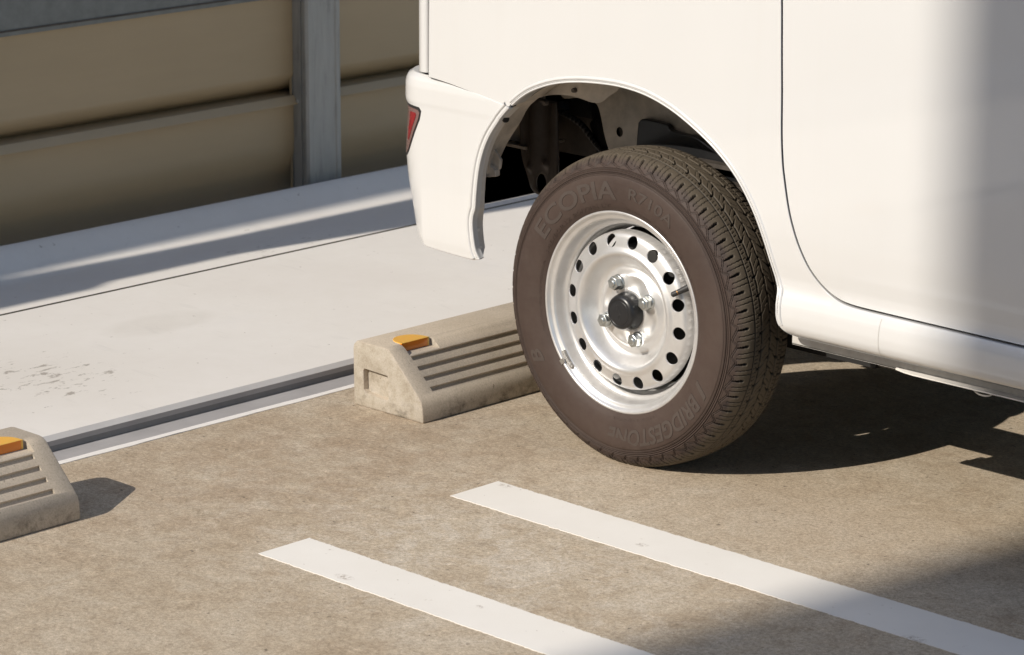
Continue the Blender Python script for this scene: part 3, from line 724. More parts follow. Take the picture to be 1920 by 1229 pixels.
tl3 = np.array([(-.4495, .5425), (-.453, .528), (-.489, .466), (-.504, .4545), (-.62, .4525), (-.665, .466), (-.665, .549), (-.62, .5515), (-.4555, .5485)])
VV, F = patch(tl3, .0003); mk('lamp_gasket', VV, F, MT['rubber'], lamp, False)
# tailgate with its rounded edge, and the dark shut gap
def vstrip(path, z0, z1, name, mat, parent):
    P = np.asarray(path); v = []; f = []; zz = np.linspace(z0, z1, 12); K = len(P)
    for z in zz:
        lean = max(0, (z-1.0))*.10
        for x, y in P: v.append((x+lean*.3, y+lean, z))
    for i in range(len(zz)-1):
        for k in range(K-1): f.append((i*K+k, i*K+K+k, i*K+K+k+1, i*K+k+1))
    return mk(name, v, f, mat, parent, True)
tg = spline([(-.4385, .020), (-.4388, -.002), (-.4395, -.0115), (-.4425, -.0165), (-.449, -.0185), (-.458, -.0165), (-.469, -.0095), (-.4795, .0015), (-.487, .013), (-.493, .030), (-.497, .06), (-.499, .12), (-.50, YM)], 5)
tgm = tg.copy()[::-1][1:]; tgm[:, 1] = 2*YM-tgm[:, 1]
vstrip(np.vstack([tg, tgm]), .6095, 1.80, 'tailgate', MT['paint'], van)
m = MB(); m.box((-.4383, -.008, .60), (-.4295, .03, 1.79)); m.obj('gap_backing', MT['rubber'], van)  # dark box behind the tailgate gap, shade put into its colour
m = MB(); m.box((-.445, -.006, .604), (-.430, .02, .613)); m.obj('bump_stop', MT['brown'], van)

# sill rail under the body
m = MB(); m.box((.344, .026, .270), (2.08, .030, .306)); m.box((.344, .026, .2695), (2.08, .050, .2715))
rl = m.obj('sill_rail', MT['rail'], van)
v = []; f = []; xr = np.linspace(.552, 2.08, 80)
for i, x in enumerate(xr):
    w = .0035+min(1, (x-.552)/.03)*.009; v += [(x, .0262, .2730), (x, .0262-w, .2712), (x, .0262-w, .2693), (x, .0262, .2692)]
for i in range(79):
    for k in range(3): f.append((i*4+k, i*4+4+k, i*4+5+k, i*4+k+1))
mk('rail_flange', v, f, MT['strip'], rl, False)
s = MB()
for i in range(14):
    a0, a1 = PI*(1+i/14), PI*(1+(i+1)/14)
    s.tube((.718+.017*math.cos(a0), .022, .270+.008*math.sin(a0)), (.718+.017*math.cos(a1), .022, .270+.008*math.sin(a1)), .0015, n=6)
s.obj('drain_loop', MT['rail'], rl)
for xs_, w_ in ((.548, .0008),):                        # pressed seams in the sill
    zz = np.linspace(.2965, .3575, 22); V1, _ = side_surface(np.stack([xs_+.004*(zz-.297)/.06-.0, zz], 1), -.0004); V2, _ = side_surface(np.stack([xs_+.004*(zz-.297)/.06+w_, zz], 1), -.0004)
    mk('sill_seam', np.vstack([V1, V2]), [(i, i+22, i+23, i+1) for i in range(21)], MT['rail'], body, True)

# ---------------- wheelhouse, frame and suspension seen past the tyre
# inner wall of the wheelhouse with its big opening to the rear
plate = np.vstack([spline([(-.355, .430), (-.351, .4423), (-.3369, .4707), (-.319, .4995), (-.2936, .5319), (-.2748, .5604), (-.2620, .5746), (-.235, .586), (-.206, .5925), (-.15, .5935), (-.122, .591), (-.105, .5935), (-.092, .604), (-.070, .618)], 4), [(-.02, .69), (-.30, .69), (-.345, .625), (-.385, .55), (-.395, .44)]])
Pp, Tp = sheet(plate, [], np.arange(-.39, -.02, .015), np.arange(.43, .69, .015))
mk('inner_fender', np.stack([Pp[:, 0], .0605+.004*np.sin(Pp[:, 0]*60)*np.sin(Pp[:, 1]*45), Pp[:, 1]], 1), [tuple(map(int, t)) for t in Tp], MT['grimy'], van, True)
ww = spline([(-.203, .515), (-.190, .480), (-.180, .43), (-.17, .36)], 4)
wall = np.vstack([spline([(-.30, .600), (-.30, .562), (-.262, .5655), (-.235, .5655), (-.216, .559), (-.207, .54), (-.200, .515), (-.188, .475), (-.18, .42)], 4), [(.10, .40), (.11, .47)], spline([(.02, .515), (-.035, .538), (-.055, .5475), (-.095, .5495), (-.112, .545), (-.120, .47)], 4)[:0], [(.36, .45), (.36, .66), (.0, .70), (-.30, .68)]])
Pw, Tw = sheet(wall, [[( -.163+.0075*math.cos(t), .5195+.0085*math.sin(t)) for t in np.linspace(0, 2*PI, 17)[:-1]]], np.arange(-.3, .36, .02), np.arange(.36, .70, .02))
def wally(x, z): return .170+.012*np.exp(-((x+.125)/.012)**2)+.006*np.exp(-((x+.185)/.006)**2) - .010*(x > -.10)*0 + .02*np.clip(x+.10, 0, 1)
Vw = np.stack([Pw[:, 0], wally(Pw[:, 0], Pw[:, 1]), Pw[:, 1]], 1)
mk('wheelhouse', Vw, [tuple(map(int, t)) for t in Tw], MT['grimy'], van, True)
# plain dark plate in the front part of the house, wheelhouse roof
m = MB()
v = []; f = []; roofp = resample(arch[:-20], 60)
for p in roofp:
    d = np.array([p[0]-.02, p[1]-.27]); d /= np.linalg.norm(d)
    for y, o_ in ((.012, .0025), (.035, .0035), (.060, .006), (.0605, .022)): v.append((p[0]+d[0]*o_, y, p[1]+d[1]*o_))
for i in range(59):
    for k in range(3): f.append((i*4+k, i*4+4+k, i*4+5+k, i*4+k+1))
m.add(v, f); m.obj('arch_liner', MT['inner'], van, smooth=True)
sp_ = spline([(-.108, .546), (-.095, .5535), (-.045, .5515), (-.035, .543), (.0, .540), (.02, .5395), (.05, .528), (.10, .505), (.16, .46), (.22, .40), (.20, .36), (.05, .40), (-.12, .42)], 4)
s = MB(); s.prism([tuple(p) for p in sp_], .155, .168); o = s.obj('dark_plate', MT['cap'], van); bevel(o, .003, 2)
s = MB(); s.box((.035, .13, .50), (.14, .15, .507)); s.box((.06, .125, .47), (.16, .15, .478)); s.obj('brake_pipe', MT['dark'], van)
# rear-facing frame bracket with pressed bumps and a slotted ear
bk = spline([(-.432, .545), (-.431, .48), (-.428, .435), (-.418, .405), (-.400, .385), (-.385, .372), (-.360, .365), (-.338, .372), (-.334, .42), (-.334, .48), (-.337, .545)], 4)
slot = spline([(-.3845, .372), (-.3860, .395), (-.3835, .407), (-.3795, .4105), (-.3755, .407), (-.371, .392), (-.3695, .374)], 3)
Pb, Tb = sheet(bk, [[(-.378+.0085*math.cos(t), .392+.017*math.sin(t)) for t in np.linspace(0, 2*PI, 25)[:-1]]], np.arange(-.44, -.33, .0035), np.arange(.36, .55, .005), .0015)
def bky(x, z):
    y = .20+.010*np.sin((x+.432)*2*PI/.050)*.5
    for cx, cz in ((-.4035, .4195), (-.3685, .4285)): y = y-.009*np.exp(-(((x-cx)/.0065)**2+((z-cz)/.0075)**2))
    return y
Vb = np.stack([Pb[:, 0], bky(Pb[:, 0], Pb[:, 1]), Pb[:, 1]], 1)
fb = []
for t in Tb:
    a, b, c = Pb[t[0]], Pb[t[1]], Pb[t[2]]; ar = (b[0]-a[0])*(c[1]-a[1])-(b[1]-a[1])*(c[0]-a[0]); fb.append(tuple(map(int, t)) if ar > 0 else tuple(map(int, t[::-1])))
o = mk('frame_bracket', Vb, fb, MT['brown'], van, True); sm = o.modifiers.new('s', 'SOLIDIFY'); sm.thickness = .004; sm.offset = -1
s = MB(); s.tube((-.335, .29, .56), (-.235, .25, .40), .017, .017, 20); s.tube((-.30, .276, .505), (-.22, .245, .375), .024, .024, 20); s.obj('damper', MT['cap'], van, smooth=False)
s = MB(); s.box((-.50, .33, .42), (.40, .39, .50)); s.box((-.28, .36, .45), (-.20, .37, .56)); s.obj('chassis_rail', MT['dark'], van)
s = MB(); s.box((-.475, .215, .455), (-.425, .26, .60)); s.box((-.60+.13, .20, .447), (-.415, .30, .452)); s.obj('rear_crossmember', MT['grimy'], van)
s = MB(); s.tube((0, .12, .262), (0, 2*YM-.12, .262), .035, n=20); s.tube((0, YM-.09, .262), (0, YM+.09, .262), .09, .09, 24); s.obj('rear_axle', MT['dark'], van)
s = MB(); s.box((.12, .60, .19), (1.30, 1.10, .40)); o = s.obj('underbody_block', m_plain("mud_splashed_block", (.10, .092, .082), .8, nscale=60, var=.6), van); bevel(o, .012, 2)  # wide low block added to keep light off the ground under the van
s = MB(); s.box((.20, .19, .205), (.385, .235, .272)); s.obj('spring_hanger', MT['black'], van)
s = MB(); s.box((.386, .192, .208), (.475, .232, .275)); o = s.obj('spring_bush', m_plain('mud_splashed_steel', (.12, .11, .095), .8, nscale=90, var=.7), van); bevel(o, .004, 2)
IL = resample(spline([(-.245, .5860), (-.2634, .5684), (-.2873, .5422), (-.3076, .5144), (-.3178, .4944), (-.3220, .4700), (-.323, .445)], 4), 24)
IR = resample(spline([(-.235, .592), (-.2585, .5746), (-.2748, .5604), (-.2936, .5319), (-.319, .4995), (-.3369, .4707), (-.351, .4423)], 4), 24)
for bx_, bz_ in ((-.232, .575), (-.165, .606), (-.300, .545)):
    s = MB(); s.tube((bx_, .062, bz_), (bx_, .054, bz_), .0045, .0038, 6); s.obj('bolt', MT['brown'], van)
hs = spline([(-.43, .26, .50), (-.38, .245, .515), (-.33, .25, .50), (-.28, .24, .470), (-.235, .22, .462), (-.19, .20, .47)], 6)
s = MB()
for a_, b_ in zip(hs[:-1], hs[1:]): s.tube(tuple(a_), tuple(b_), .0055, n=8)
s.obj('brake_hose', MT['rubber'], van, smooth=True)
s = MB(); s.box((-.27, .30, .46), (-.20, .33, .53)); o = s.obj('bump_rubber', MT['brown'], van); bevel(o, .006, 2)
# crumpled bracket inside the bumper edge
cr = [(-.3300, .4880), (-.3215, .4839), (-.3086, .4699), (-.3111, .4537), (-.3149, .4522), (-.3149, .441), (-.3440, .4356), (-.3407, .4652)]
mk('arch_inner_panel', [(x, .010, z) for x, z in IL]+[(x, .060, z) for i, (x, z) in enumerate(IR)], [(i, i+1, len(IL)+i+1, len(IL)+i) for i in range(len(IL)-1)], MT['inner'], van, True)
s = MB(); s.prism(cr, .028, .034); s.prism([(x+.002, z) for x, z in cr[4:]], .020, .030); o = s.obj('side_bracket', MT['inner'], van); bevel(o, .0015, 2)

# ---------------- wheels
ZC = .262
def tyre_mesh():
    prof = [(.164, .006), (.1665, .0015), (.170, -.0010), (.1745, -.0042), (.181, -.0075), (.190, -.0098), (.202, -.0112), (.214, -.0114), (.225, -.0103), (.235, -.0075), (.2435, -.0038), (.2500, .0004), (.2555, .0045), (.2598, .0095), (.2628, .0155), (.2648, .0225), (.2663, .033), (.2674, .047), (.2678, .0635)]
    half = spline(prof, 10); yc = .0635
    oth = half[::-1][1:].copy(); oth[:, 1] = 2*yc-oth[:, 1]
    full = np.vstack([half, oth]); full = full[(full[:, 1] < .133) | (full[:, 0] > .20)]
    # resample: coarse side wall, fine shoulder and tread
    d = np.r_[0, np.cumsum(np.hypot(*np.diff(full, axis=0).T))]
    k0 = np.argmax(full[:, 0] > .2425); s0 = d[k0]; k1 = len(full)-1-np.argmax(full[::-1, 0] > .2425); s1 = d[k1]
    t = np.r_[np.linspace(0, s0-.013, 38)[:-1], np.arange(s0-.013, s0+.040, .00065), np.arange(s0+.040, s1-.03, .0009), np.linspace(s1-.03, d[-1], 26)]
    R = np.interp(t, d, full[:, 0]); Y = np.interp(t, d, full[:, 1]); S_ = t-s0
    dR = np.gradient(R, t); dY = np.gradient(Y, t); nR = -dY*-1; nY = -dR                 # outward normal of (r,y) path
    L_ = np.hypot(nR, nY); nR /= L_; nY /= L_
    NP = 55; PER = 28; NT_ = NP*PER; th = np.arange(NT_)/NT_*2*PI
    f = (np.arange(NT_)/PER) % 1.0
    F, SS = np.meshgrid(f, S_, indexing='ij'); _, YY = np.meshgrid(f, Y, indexing='ij'); PP = np.meshgrid(np.arange(NT_)/PER, S_, indexing='ij')[0]
    D = np.zeros_like(F)
    def ang(c, slant=0.0, s_=None): 
        x = (F-c-slant+.5) % 1.0-.5; return np.abs(x)
    def sm(a, lo, hi): return np.clip((a-lo)/(hi-lo), 0, 1)
    lat = (YY < .0275) & (SS > 0)
    sl = .14*(SS/.03)                                                       # slight slant of the shoulder cuts
    # wedge slots: pointed low on the shoulder, round-ended by the first rib
    hw = np.where(SS < .0265, .016+.070*sm(SS, .0095, .0265), .086*np.sqrt(np.clip(1-((SS-.0265)/.0040)**2, 0, 1)))
    a5 = ang(.5, sl)
    D = np.maximum(D, np.where(lat & (SS > .0095) & (SS < .0305) & (a5 < hw), .0062*sm(SS, .0090, .0150)*(1-sm(a5/(hw+1e-6), .8, 1.05)*.6), 0))
    # thin L-shaped sipes each side of the slot
    for c, s0_ in ((.13, .0125), (.86, .0105)):
        D = np.maximum(D, np.where(lat & (SS > s0_) & (ang(c, sl) < .019), .0024, 0))
    # doubled chevron lines low on the shoulder, joined to the sipes
    ph = (F+.02) % 1.0; tri = np.where(ph < .72, ph/.72, (1-ph)/.28)
    zz0 = .0010+.0085*np.clip(tri*1.25-.12, 0, 1)
    for o_, hw_ in ((.0, .00055), (.0030, .00055)):
        D = np.maximum(D, np.where((np.abs(SS-zz0-o_) < hw_*(1+.6*(ph > .72))) & (SS < .0126), .0012, 0))
    D = np.maximum(D, np.where(np.abs(SS+.0012) < .0006, .0011, 0))
    D = np.maximum(D, np.where(np.abs(SS+.0045) < .0004, .0007, 0))
    for rr in (-.0120, -.0098, -.0076): D = np.maximum(D, np.where(np.abs(SS-rr) < .00055, .0009, 0))
    # circumferential grooves
    zig = (np.abs((PP*1.0) % 1.0-.5)*2-.5)
    def cg(y0, w, dep, amp=0.0): 
        nonlocal D
        e = np.abs(YY-y0-zig*amp); D = np.maximum(D, np.where((e < w/2+.0004) & (SS > .02), dep*(1-sm(e, w/2-.0004, w/2+.0004)*.6), 0))
    cg(.0290, .0016, .0030); cg(.0435, .0027, .0060, .0006); cg(.0635, .0024, .0055, .0016); cg(.0835, .0027, .0060, .0006); cg(.0980, .0016, .0030)
    for mir in (0, 1):
        y_ = YY if not mir else 2*.0635-YY
        on = SS > .02
        for c in (.02, .30, .58, .80): D = np.maximum(D, np.where(on & (y_ > .0315) & (y_ < .0380) & (ang(c+(mir*.4), (y_-.03)*8) < .018), .0022, 0))
        D = np.maximum(D, np.where(on & (y_ > .0375) & (y_ < .0440) & (ang(.15+mir*.4, (y_-.03)*10) < .070), .0048, 0))
        D = np.maximum(D, np.where(on & (y_ > .0440) & (y_ < .0540) & (ang(.22+mir*.4, (y_-.0440)*34) < .055*(1-sm(y_, .0460, .0540))+.014), .0042, 0))
        D = np.maximum(D, np.where(on & (y_ > .0530) & (y_ < .0630) & (ang(.66+mir*.4, (y_-.0530)*26) < .018+.055*sm(y_, .0560, .0630)), .0040, 0))
        D = np.maximum(D, np.where(on & (y_ > .0470) & (y_ < .0590) & (ang(.80+mir*.4, (y_-.0470)*30) < .018), .0018, 0))
        if mir:
            la2 = (y_ < .0275) & (SS > .05); D = np.maximum(D, np.where(la2 & (ang(.5) < .06), .005, 0))
            for c in (.17, .83): D = np.maximum(D, np.where(la2 & (ang(c) < .018), .0022, 0))
    RR = R[None, :]-nR[None, :]*D; YV = Y[None, :]-nY[None, :]*D
    X = RR*np.cos(th)[:, None]; Z = RR*np.sin(th)[:, None]
    # bulge and flat where it meets the ground
    low = np.clip((-Z-.20)/.062, 0, 1)*np.clip(1-np.abs(X)/.14, 0, 1); YV = YV+np.where(YV < .0635, -1, 1)*low*.004*(np.clip((RR-.17)/.04, 0, 1))
    Z = np.maximum(Z, -ZC+.0003*(D < .0005)+.0)
    V = np.stack([X, YV, Z], -1).reshape(-1, 3); K = len(S_)
    i = np.arange(NT_)[:, None]; k = np.arange(K-1)[None, :]; j = (i+1) % NT_
    Fq = np.stack([i*K+k, i*K+k+1, j*K+k+1, j*K+k], -1).reshape(-1, 4)
    me = bpy.data.meshes.new('tyre'); me.vertices.add(len(V)); me.vertices.foreach_set('co', V.ravel())
    me.loops.add(Fq.size); me.loops.foreach_set('vertex_index', Fq.ravel().astype(np.int32)); me.polygons.add(len(Fq))
    me.polygons.foreach_set('loop_start', (np.arange(len(Fq))*4).astype(np.int32)); me.polygons.foreach_set('loop_total', np.full(len(Fq), 4, np.int32))
    me.polygons.foreach_set('use_smooth', np.ones(len(Fq), bool)); me.update(); me.validate(); me.materials.append(MT['tyre'])
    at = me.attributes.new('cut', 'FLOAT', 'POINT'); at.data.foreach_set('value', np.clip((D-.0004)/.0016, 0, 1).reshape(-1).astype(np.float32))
    def surf(r): return np.interp(r, half[:, 0], half[:, 1])
    return me, surf
tyre_me, SURF = tyre_me_s = tyre_mesh()
def child(name, me, parent, loc=(0, 0, 0)):
    o = bpy.data.objects.new(name, me); COL.objects.link(o); o.parent = parent; o.location = loc; return o
RP = [(.030, .0195), (.036, .0188), (.040, .0200), (.058, .0200), (.0635, .0235), (.069, .0290), (.0745, .0300), (.080, .0268), (.086, .0190), (.0915, .0098), (.0955, .0048), (.0990, .0028), (.1025, .0030), (.1065, .0052), (.110, .0068), (.116, .0080), (.1215, .0092), (.127, .0108), (.1315, .0138), (.1342, .0190), (.1352, .034)]
RPs = spline(RP, 6)
def disc_y(r): return np.interp(r, RPs[:, 0], RPs[:, 1])
HOLE = []
for k in range(16):
    a = math.radians(15.3+22.5*k); cx, cz = .1203*math.cos(a), .1203*math.sin(a)
    HOLE.append(np.array([(cx+.0112*math.cos(t), cz+.0112*math.sin(t)) for t in np.linspace(0, 2*PI, 29)[:-1]]))
def disc_pts():
    rs = np.r_[.0305, np.arange(.032, .1345, .0016), .1350]; pts = []
    for i, r in enumerate(rs):
        nn_ = int(max(60, 2*PI*r/.0028)); a = (np.arange(nn_)+(i % 2)*.5)/nn_*2*PI; pts.append(np.stack([r*np.cos(a), r*np.sin(a)], 1))
    return np.vstack(pts)
def make_disc():
    outer = np.array([(.1352*math.cos(t), .1352*math.sin(t)) for t in np.linspace(0, 2*PI, 241)[:-1]]); inner = np.array([(.030*math.cos(t), .030*math.sin(t)) for t in np.linspace(0, 2*PI, 73)[:-1]])
    loops = [outer, inner]+HOLE; g = disc_pts(); ok = np.hypot(*g.T) < .1345; ok &= np.hypot(*g.T) > .0312
    for h in HOLE:
        c = h.mean(0); ok &= np.hypot(*(g-c).T) > .0112+.0007
    g = g[ok]; V = []; E = []
    for Lp in loops: k = len(V); n = len(Lp); V += [tuple(p) for p in Lp]; E += [(k+i, k+(i+1) % n) for i in range(n)]
    V += [tuple(p) for p in g]; vo, eo, fo, *_ = delaunay_2d_cdt([Vector(p) for p in V], E, [], 0, 1e-7)
    P = np.array([tuple(p) for p in vo]); T = np.array([list(f) for f in fo]); cen = P[T].mean(1); keep = (np.hypot(*cen.T) > .0300)
    for h in HOLE: keep &= ~inpoly(cen, h)
    T = T[keep]; r = np.hypot(*P.T); a = np.arctan2(P[:, 1], P[:, 0])
    def yy(x, z):
        r = np.hypot(x, z); y = disc_y(r); a = np.arctan2(z, x)
        # raised nut seats and pressed webs between them
        w = np.cos(4*(a-math.radians(26.5))); band = np.exp(-((r-.050)/.013)**2)
        y = y+band*np.where(w < 0, -w, 0)*.0055 - np.exp(-((r-.062)/.008)**2)*np.clip(w, 0, 1)**2*.0035
        for k in range(4):
            aa = math.radians(26.5+90*k); d = np.hypot(x-.0505*math.cos(aa), z-.0505*math.sin(aa)); y = y-.0012*np.clip((.016-d)/.003, 0, 1)
        return y
    Y = yy(P[:, 0], P[:, 1]); e = 4e-4
    gx = (yy(P[:, 0]+e, P[:, 1])-yy(P[:, 0]-e, P[:, 1]))/(2*e); gz = (yy(P[:, 0], P[:, 1]+e)-yy(P[:, 0], P[:, 1]-e))/(2*e)
    N = np.stack([gx, -np.ones(len(P)), gz], 1); N /= np.linalg.norm(N, axis=1)[:, None]
    V = np.stack([P[:, 0], Y, P[:, 1]], 1); verts = list(map(tuple, V)); norms = list(map(tuple, N)); faces = []
    for t in T:
        p, q, s_ = P[t[0]], P[t[1]], P[t[2]]; ar = (q[0]-p[0])*(s_[1]-p[1])-(q[1]-p[1])*(s_[0]-p[0]); faces.append(tuple(map(int, t)) if ar > 0 else tuple(map(int, t[::-1])))
    for h in HOLE:                                                         # sheet thickness round each hole
        b = len(verts); n = len(h); c = h.mean(0); dirs = (c-h)/np.hypot(*(c-h).T)[:, None]; y0 = yy(h[:, 0], h[:, 1])
        for i_, (o_, dy) in enumerate(((0, 0), (.0005, .0004), (.0006, .0020))):
            Q = h+dirs*o_; verts += [(Q[i][0], y0[i]+dy, Q[i][1]) for i in range(n)]
            norms += [((dirs[i][0], -1.0 if i_ == 0 else -.35 if i_ == 1 else 0, dirs[i][1])) for i in range(n)]
        for k in range(2):
            for i in range(n): j = (i+1) % n; faces.append((b+k*n+i, b+k*n+j, b+(k+1)*n+j, b+(k+1)*n+i))
    return verts, faces, norms
def build_text(txt, size, th0, rbase, lift, sx=1.0, shear=0.0, thick=.0007, space=1.0, bold=0.0):
    """text bent round the side wall, reading clockwise; returns verts, faces"""
    cu = bpy.data.curves.new('t', 'FONT'); cu.body = txt; cu.size = size; cu.shear = shear; cu.extrude = thick; cu.space_character = space; cu.offset = bold; cu.resolution_u = 4
    o = bpy.data.objects.new('t', cu); COL.objects.link(o); dg = bpy.context.evaluated_depsgraph_get(); dg.update()
    me = bpy.data.meshes.new_from_object(o.evaluated_get(dg)); bpy.data.objects.remove(o); bpy.data.curves.remove(cu)
    bm = bmesh.new(); bm.from_mesh(me); bpy.data.meshes.remove(me)
    bmesh.ops.subdivide_edges(bm, edges=[e for e in bm.edges if e.calc_length() > .006], cuts=2); bmesh.ops.triangulate(bm, faces=bm.faces)
    V = np.array([v.co[:] for v in bm.verts]); F = [[v.index for v in f.verts] for f in bm.faces]; bm.free()
    rm = rbase+size*.35; x = V[:, 0]*sx; th = th0-x/rm; r = rbase+V[:, 1]; y = SURF(r)-lift-(V[:, 2])
    return np.stack([r*np.cos(th), y, r*np.sin(th)], 1), F, x.max()
def wheel(x, right=True, first=None):
    pass
hubz = (0, 0, ZC)
# the wheel itself: rim barrel and disc in one pressing
m = MB()
barrel = spline([(.1652, .0045), (.1690, .0035), (.1712, .0012), (.1716, -.0016), (.1700, -.0032), (.1672, -.0026), (.1655, -.0004), (.1632, .0022), (.1605, .0034), (.1580, .0044), (.1562, .0070), (.1548, .0130), (.1530, .0200), (.1508, .0240), (.1470, .0268), (.1448, .0300), (.1440, .0350), (.1400, .0410), (.1372, .0480), (.1360, .062), (.1360, .085), (.150, .105), (.170, .120)], 5)
m.lathe([tuple(p) for p in barrel], n=200)
dv, df, dn = make_disc()
Kb = len(barrel); bn = []
tb = np.gradient(barrel, axis=0); nr, ny = -tb[:, 1], tb[:, 0]; ll = np.hypot(nr, ny); nr /= ll; ny /= ll
for i in range(200):
    t = 2*PI*i/200
    for k in range(Kb): bn.append((nr[k]*math.cos(t), ny[k], nr[k]*math.sin(t)))
bn = np.array(bn)
# orient barrel normals towards the axis/outside viewer
sg = np.sign(np.sum(bn*np.array([0, -1, 0]), 1)); 
bv = np.array(m.v); rad = np.stack([bv[:, 0], 0*bv[:, 0], bv[:, 2]], 1); rad /= np.linalg.norm(rad, axis=1)[:, None]
nb = len(m.v); allv = m.v+dv; allf = m.f+[tuple(i+nb for i in f) for f in df]
wheel0 = mk('wheel', allv, allf, MT['rim'], None, True)
wheel0.location = hubz; wheel0.parent = van; wheel0.location = Vector(hubz)-Vector((1.15, .7175, 0))
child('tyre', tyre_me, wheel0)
# hub, drum and backing behind the disc
s = MB(); s.lathe([(0.001, .052), (.100, .052), (.108, .058), (.108, .095), (.135, .096), (.135, .10), (.001, .10)], n=64); s.lathe([(.030, .0195), (.030, .052)], n=48)
o = s.obj('brake_drum', MT['black'], None, smooth=True); o.parent = wheel0
s = MB(); cp = spline([(.0325, .0190), (.0322, .0150), (.0312, .0075), (.0300, .0025), (.0282, -.0015), (.0255, -.0038), (.0235, -.0045), (.0222, -.0046), (.0215, -.0040), (.0205, -.0040), (.0195, -.0046), (.0140, -.0050), (.0004, -.0052)], 4)
s.lathe([tuple(p) for p in cp], n=72); o = s.obj('hub_cap', MT['cap'], None, smooth=True); o.parent = wheel0; hub_cap = o
# small pressed mark on the cap: a slim double-curved letter shape
mk_pts = spline([(-.0055, .0125), (.0005, .0030), (.0042, -.0050), (.0012, -.0128), (-.0022, -.0075), (-.0042, .0005), (-.0055, .0125)], 6)
s = MB()
for i in range(len(mk_pts)-1):
    a, b = mk_pts[i], mk_pts[i+1]; s.tube((a[0], -.00515, a[1]), (b[0], -.00515, b[1]), .00045, n=6)
s.tube((.0022, -.00515, .0005), (-.0005, -.00515, -.0085), .0004, n=6)
o = s.obj('cap_mark', MT['rubber'], None, smooth=True); o.parent = wheel0
for k in range(4):
    a = math.radians(26.5+90*k); cx, cz = .0505*math.cos(a), .0505*math.sin(a); s = MB()
    R6 = .0121; v = []; f = []
    ring = [(.0128, .0192, 24), ]
    s.lathe([(.0135, .0192), (.0132, .0165), (.0118, .0145), (.0112, .0142)], n=32)
    hexr = [(R6*.93, .0150), (R6, .0138), (R6, .0048), (R6*.90, .0032), (R6*.62, .0026), (R6*.55, .0030)]
    vv = []; K = len(hexr)
    for i in range(6):
        t = PI/6+i*PI/3+.3*k
        for r, y in hexr: vv.append((r*math.cos(t), y, r*math.sin(t)))
    ff = [(i*K+j, ((i+1) % 6)*K+j, ((i+1) % 6)*K+j+1, i*K+j+1) for i in range(6) for j in range(K-1)]
    s.add(vv, ff); s.lathe([(.0066, .0035), (.0058, .0022), (.0052, .0010), (.0046, .0006), (.0001, .0004)], n=24)
    o = s.obj('wheel_nut', MT['nut'], None, smooth=False); o.parent = wheel0; o.location = (cx, 0, cz); bevel(o, .0006, 2, 30); wnorm(o)
# valve stem through the rim near the right
s = MB(); va = math.atan2(.062, .128)
vd = Vector((math.cos(va+.12), 0, math.sin(va+.12)))
p0 = Vector((.1515*math.cos(va), .0170, .1515*math.sin(va))); p1 = p0+Vector((-.82*vd.x, -.55, -.82*vd.z)).normalized()*.0225; p2 = p1+(p1-p0).normalized()*.0120
s.tube(p0, p1, .0060, .0044, 20); s.tube(p1, p1+(p2-p1)*.12, .0040, .0040, 16, m=1); s.tube(p1+(p2-p1)*.12, p2-(p2-p1)*.15, .0046, .0045, 20); s.tube(p2-(p2-p1)*.15, p2, .0045, .0024, 20)
o = s.obj('valve_stem', [MT['rubber'], MT['brass']], None, smooth=True); o.parent = wheel0; wnorm(o)
# clip-on balance weight low on the left of the rim
s = MB(); wa = math.atan2(-.107, -.1265)
for da0 in np.linspace(-.105, .105, 13)[:-1]:
    a0 = wa+da0; a1 = wa+da0+.0176; prf = [(.1655, -.0030), (.1625, -.0052), (.1570, -.0050), (.1545, -.0008), (.1545, .0060)]
    for (ra, ya), (rb, yb) in zip(prf[:-1], prf[1:]):
        s.add([(ra*math.cos(a0), ya, ra*math.sin(a0)), (ra*math.cos(a1), ya, ra*math.sin(a1)), (rb*math.cos(a1), yb, rb*math.sin(a1)), (rb*math.cos(a0), yb, rb*math.sin(a0))], [(0, 1, 2, 3)])
def rbar(r0, r1, y0, y1, a0, a1, n=6):
    for i in range(n):
        b0 = a0+(a1-a0)*i/n; b1 = a0+(a1-a0)*(i+1)/n
        vv = [(r*math.cos(b), y, r*math.sin(b)) for b in (b0, b1) for r in (r0, r1) for y in (y0, y1)]
        s.add(vv, [(0, 1, 3, 2), (4, 6, 7, 5), (0, 4, 5, 1), (2, 3, 7, 6), (0, 2, 6, 4), (1, 5, 7, 3)])
s = MB(); rbar(.1570, .1625, -.0015, .0050, wa-.10, wa+.11); rbar(.1620, .1728, -.0050, -.0035, wa-.030, wa+.020); rbar(.1585, .1612, -.0030, .001, wa-.080, wa+.085)
o = s.obj('balance_weight', MT['lead'], None); o.parent = wheel0; bevel(o, .0008, 2)
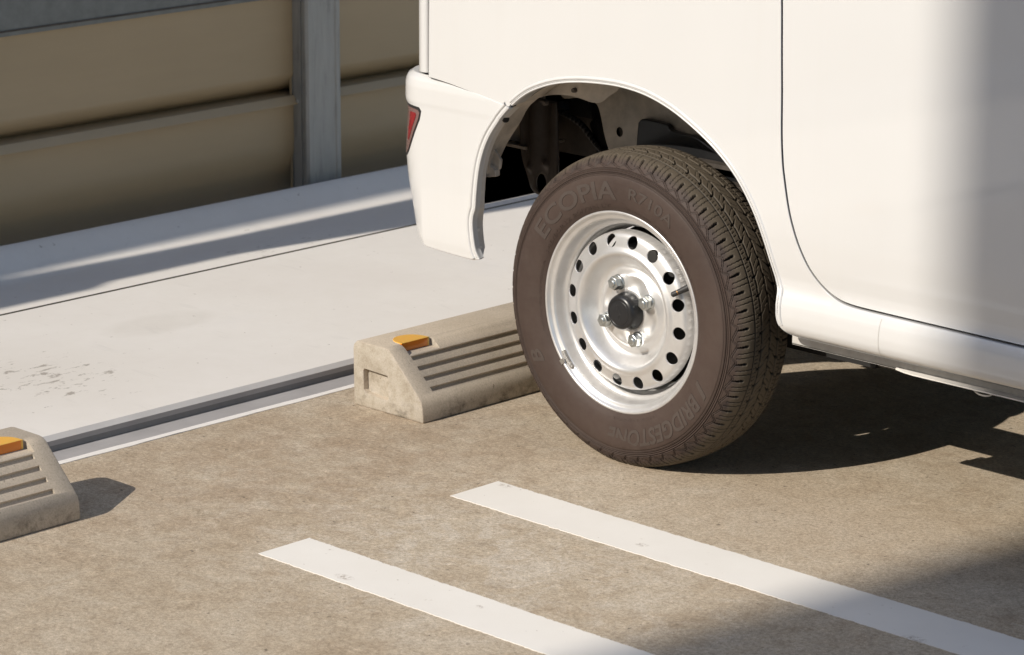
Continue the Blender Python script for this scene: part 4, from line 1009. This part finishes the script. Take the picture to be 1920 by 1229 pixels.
# raised lettering on the side wall
def fit_text(txt, a0, a1, r0, r1, lift=.0001, **kw):
    size = (r1-r0)/.70; V_, F_, wx = build_text(txt, size, 0, r0, lift, **kw); rm = r0+size*.35
    need = math.radians(a0-a1)*rm; sx = need/wx*kw.get('sx', 1.0); kw['sx'] = sx
    V_, F_, wx = build_text(txt, size, math.radians(a0), r0, lift, **kw); return V_, F_
for args, kw in ((("ECOPIA", 150, 91, .1925, .2215), dict(bold=.0008)), (("R710A", 84, 55, .1995, .2180), dict(bold=.0004)), (("BRIDGESTONE", -31, -95, .1965, .2235), dict(shear=.25, bold=.0010)),
                 (("145/80R12 80/78N LT", 156, 96, .1775, .1835), dict(thick=.0005)), (("TUBELESS  STEEL BELTED RADIAL", 86, 20, .1775, .1815), dict(thick=.0003)), (("MADE IN JAPAN", -60, -92, .1785, .1825), dict(thick=.0003)),
                 (("MAX LOAD 450kg  MAX PRESS 350kPa", 200, 160, .1775, .1812), dict(thick=.0003)), (("B", 215, 207, .198, .222), dict(shear=.3, bold=.0008)), (("/", -24, -29.5, .1965, .2225), dict(bold=.0010))):
    V_, F_ = fit_text(*args, **kw); o = mk('lettering', V_, F_, MT['letter'] if args[3] > .185 else MT['tyre'], None, False); o.parent = wheel0
def copy_wheel(loc, flip, parent):
    r = wheel0.copy(); COL.objects.link(r); r.parent = parent; r.location = Vector(loc)-Vector((1.15, .7175, 0)); r.rotation_euler = (0, 0, PI) if flip else (0, 0, 0)
    for ch in list(wheel0.children): c = ch.copy(); COL.objects.link(c); c.parent = r
    return r
copy_wheel((2.45, 0, ZC), False, van); copy_wheel((0, 2*YM, ZC), True, van); copy_wheel((2.45, 2*YM, ZC), True, van)

# ================================================================== building that shades the right side
bx, by = -1.772, -17.35
bld = empty('building', (bx+9, by-5, 0)); tag(bld, "plain pale rendered block standing behind the camera across the car park", "building")
m = MB(); m.box((bx, by-9, -.05), (bx+22, by, 20)); m.obj('wall', MT['concretewall'], bld)
m = MB(); m.box((bx, by-9.0, 20), (bx+22.0, by, 20.35)); m.obj('parapet', MT['concretewall'], bld)
for i in range(6):
    for j in range(5):
        x = bx+1.6+i*2.8; z = 1.2+j*3.6
        fr = MB(); fr.box((x, by-.01, z), (x+1.5, by+.03, z+1.5)); fo = fr.obj('window', MT['galv'], bld)
        pn = MB(); pn.box((x+.06, by+.028, z+.06), (x+1.44, by+.034, z+1.44)); pn.obj('pane', MT['glass'], fo)
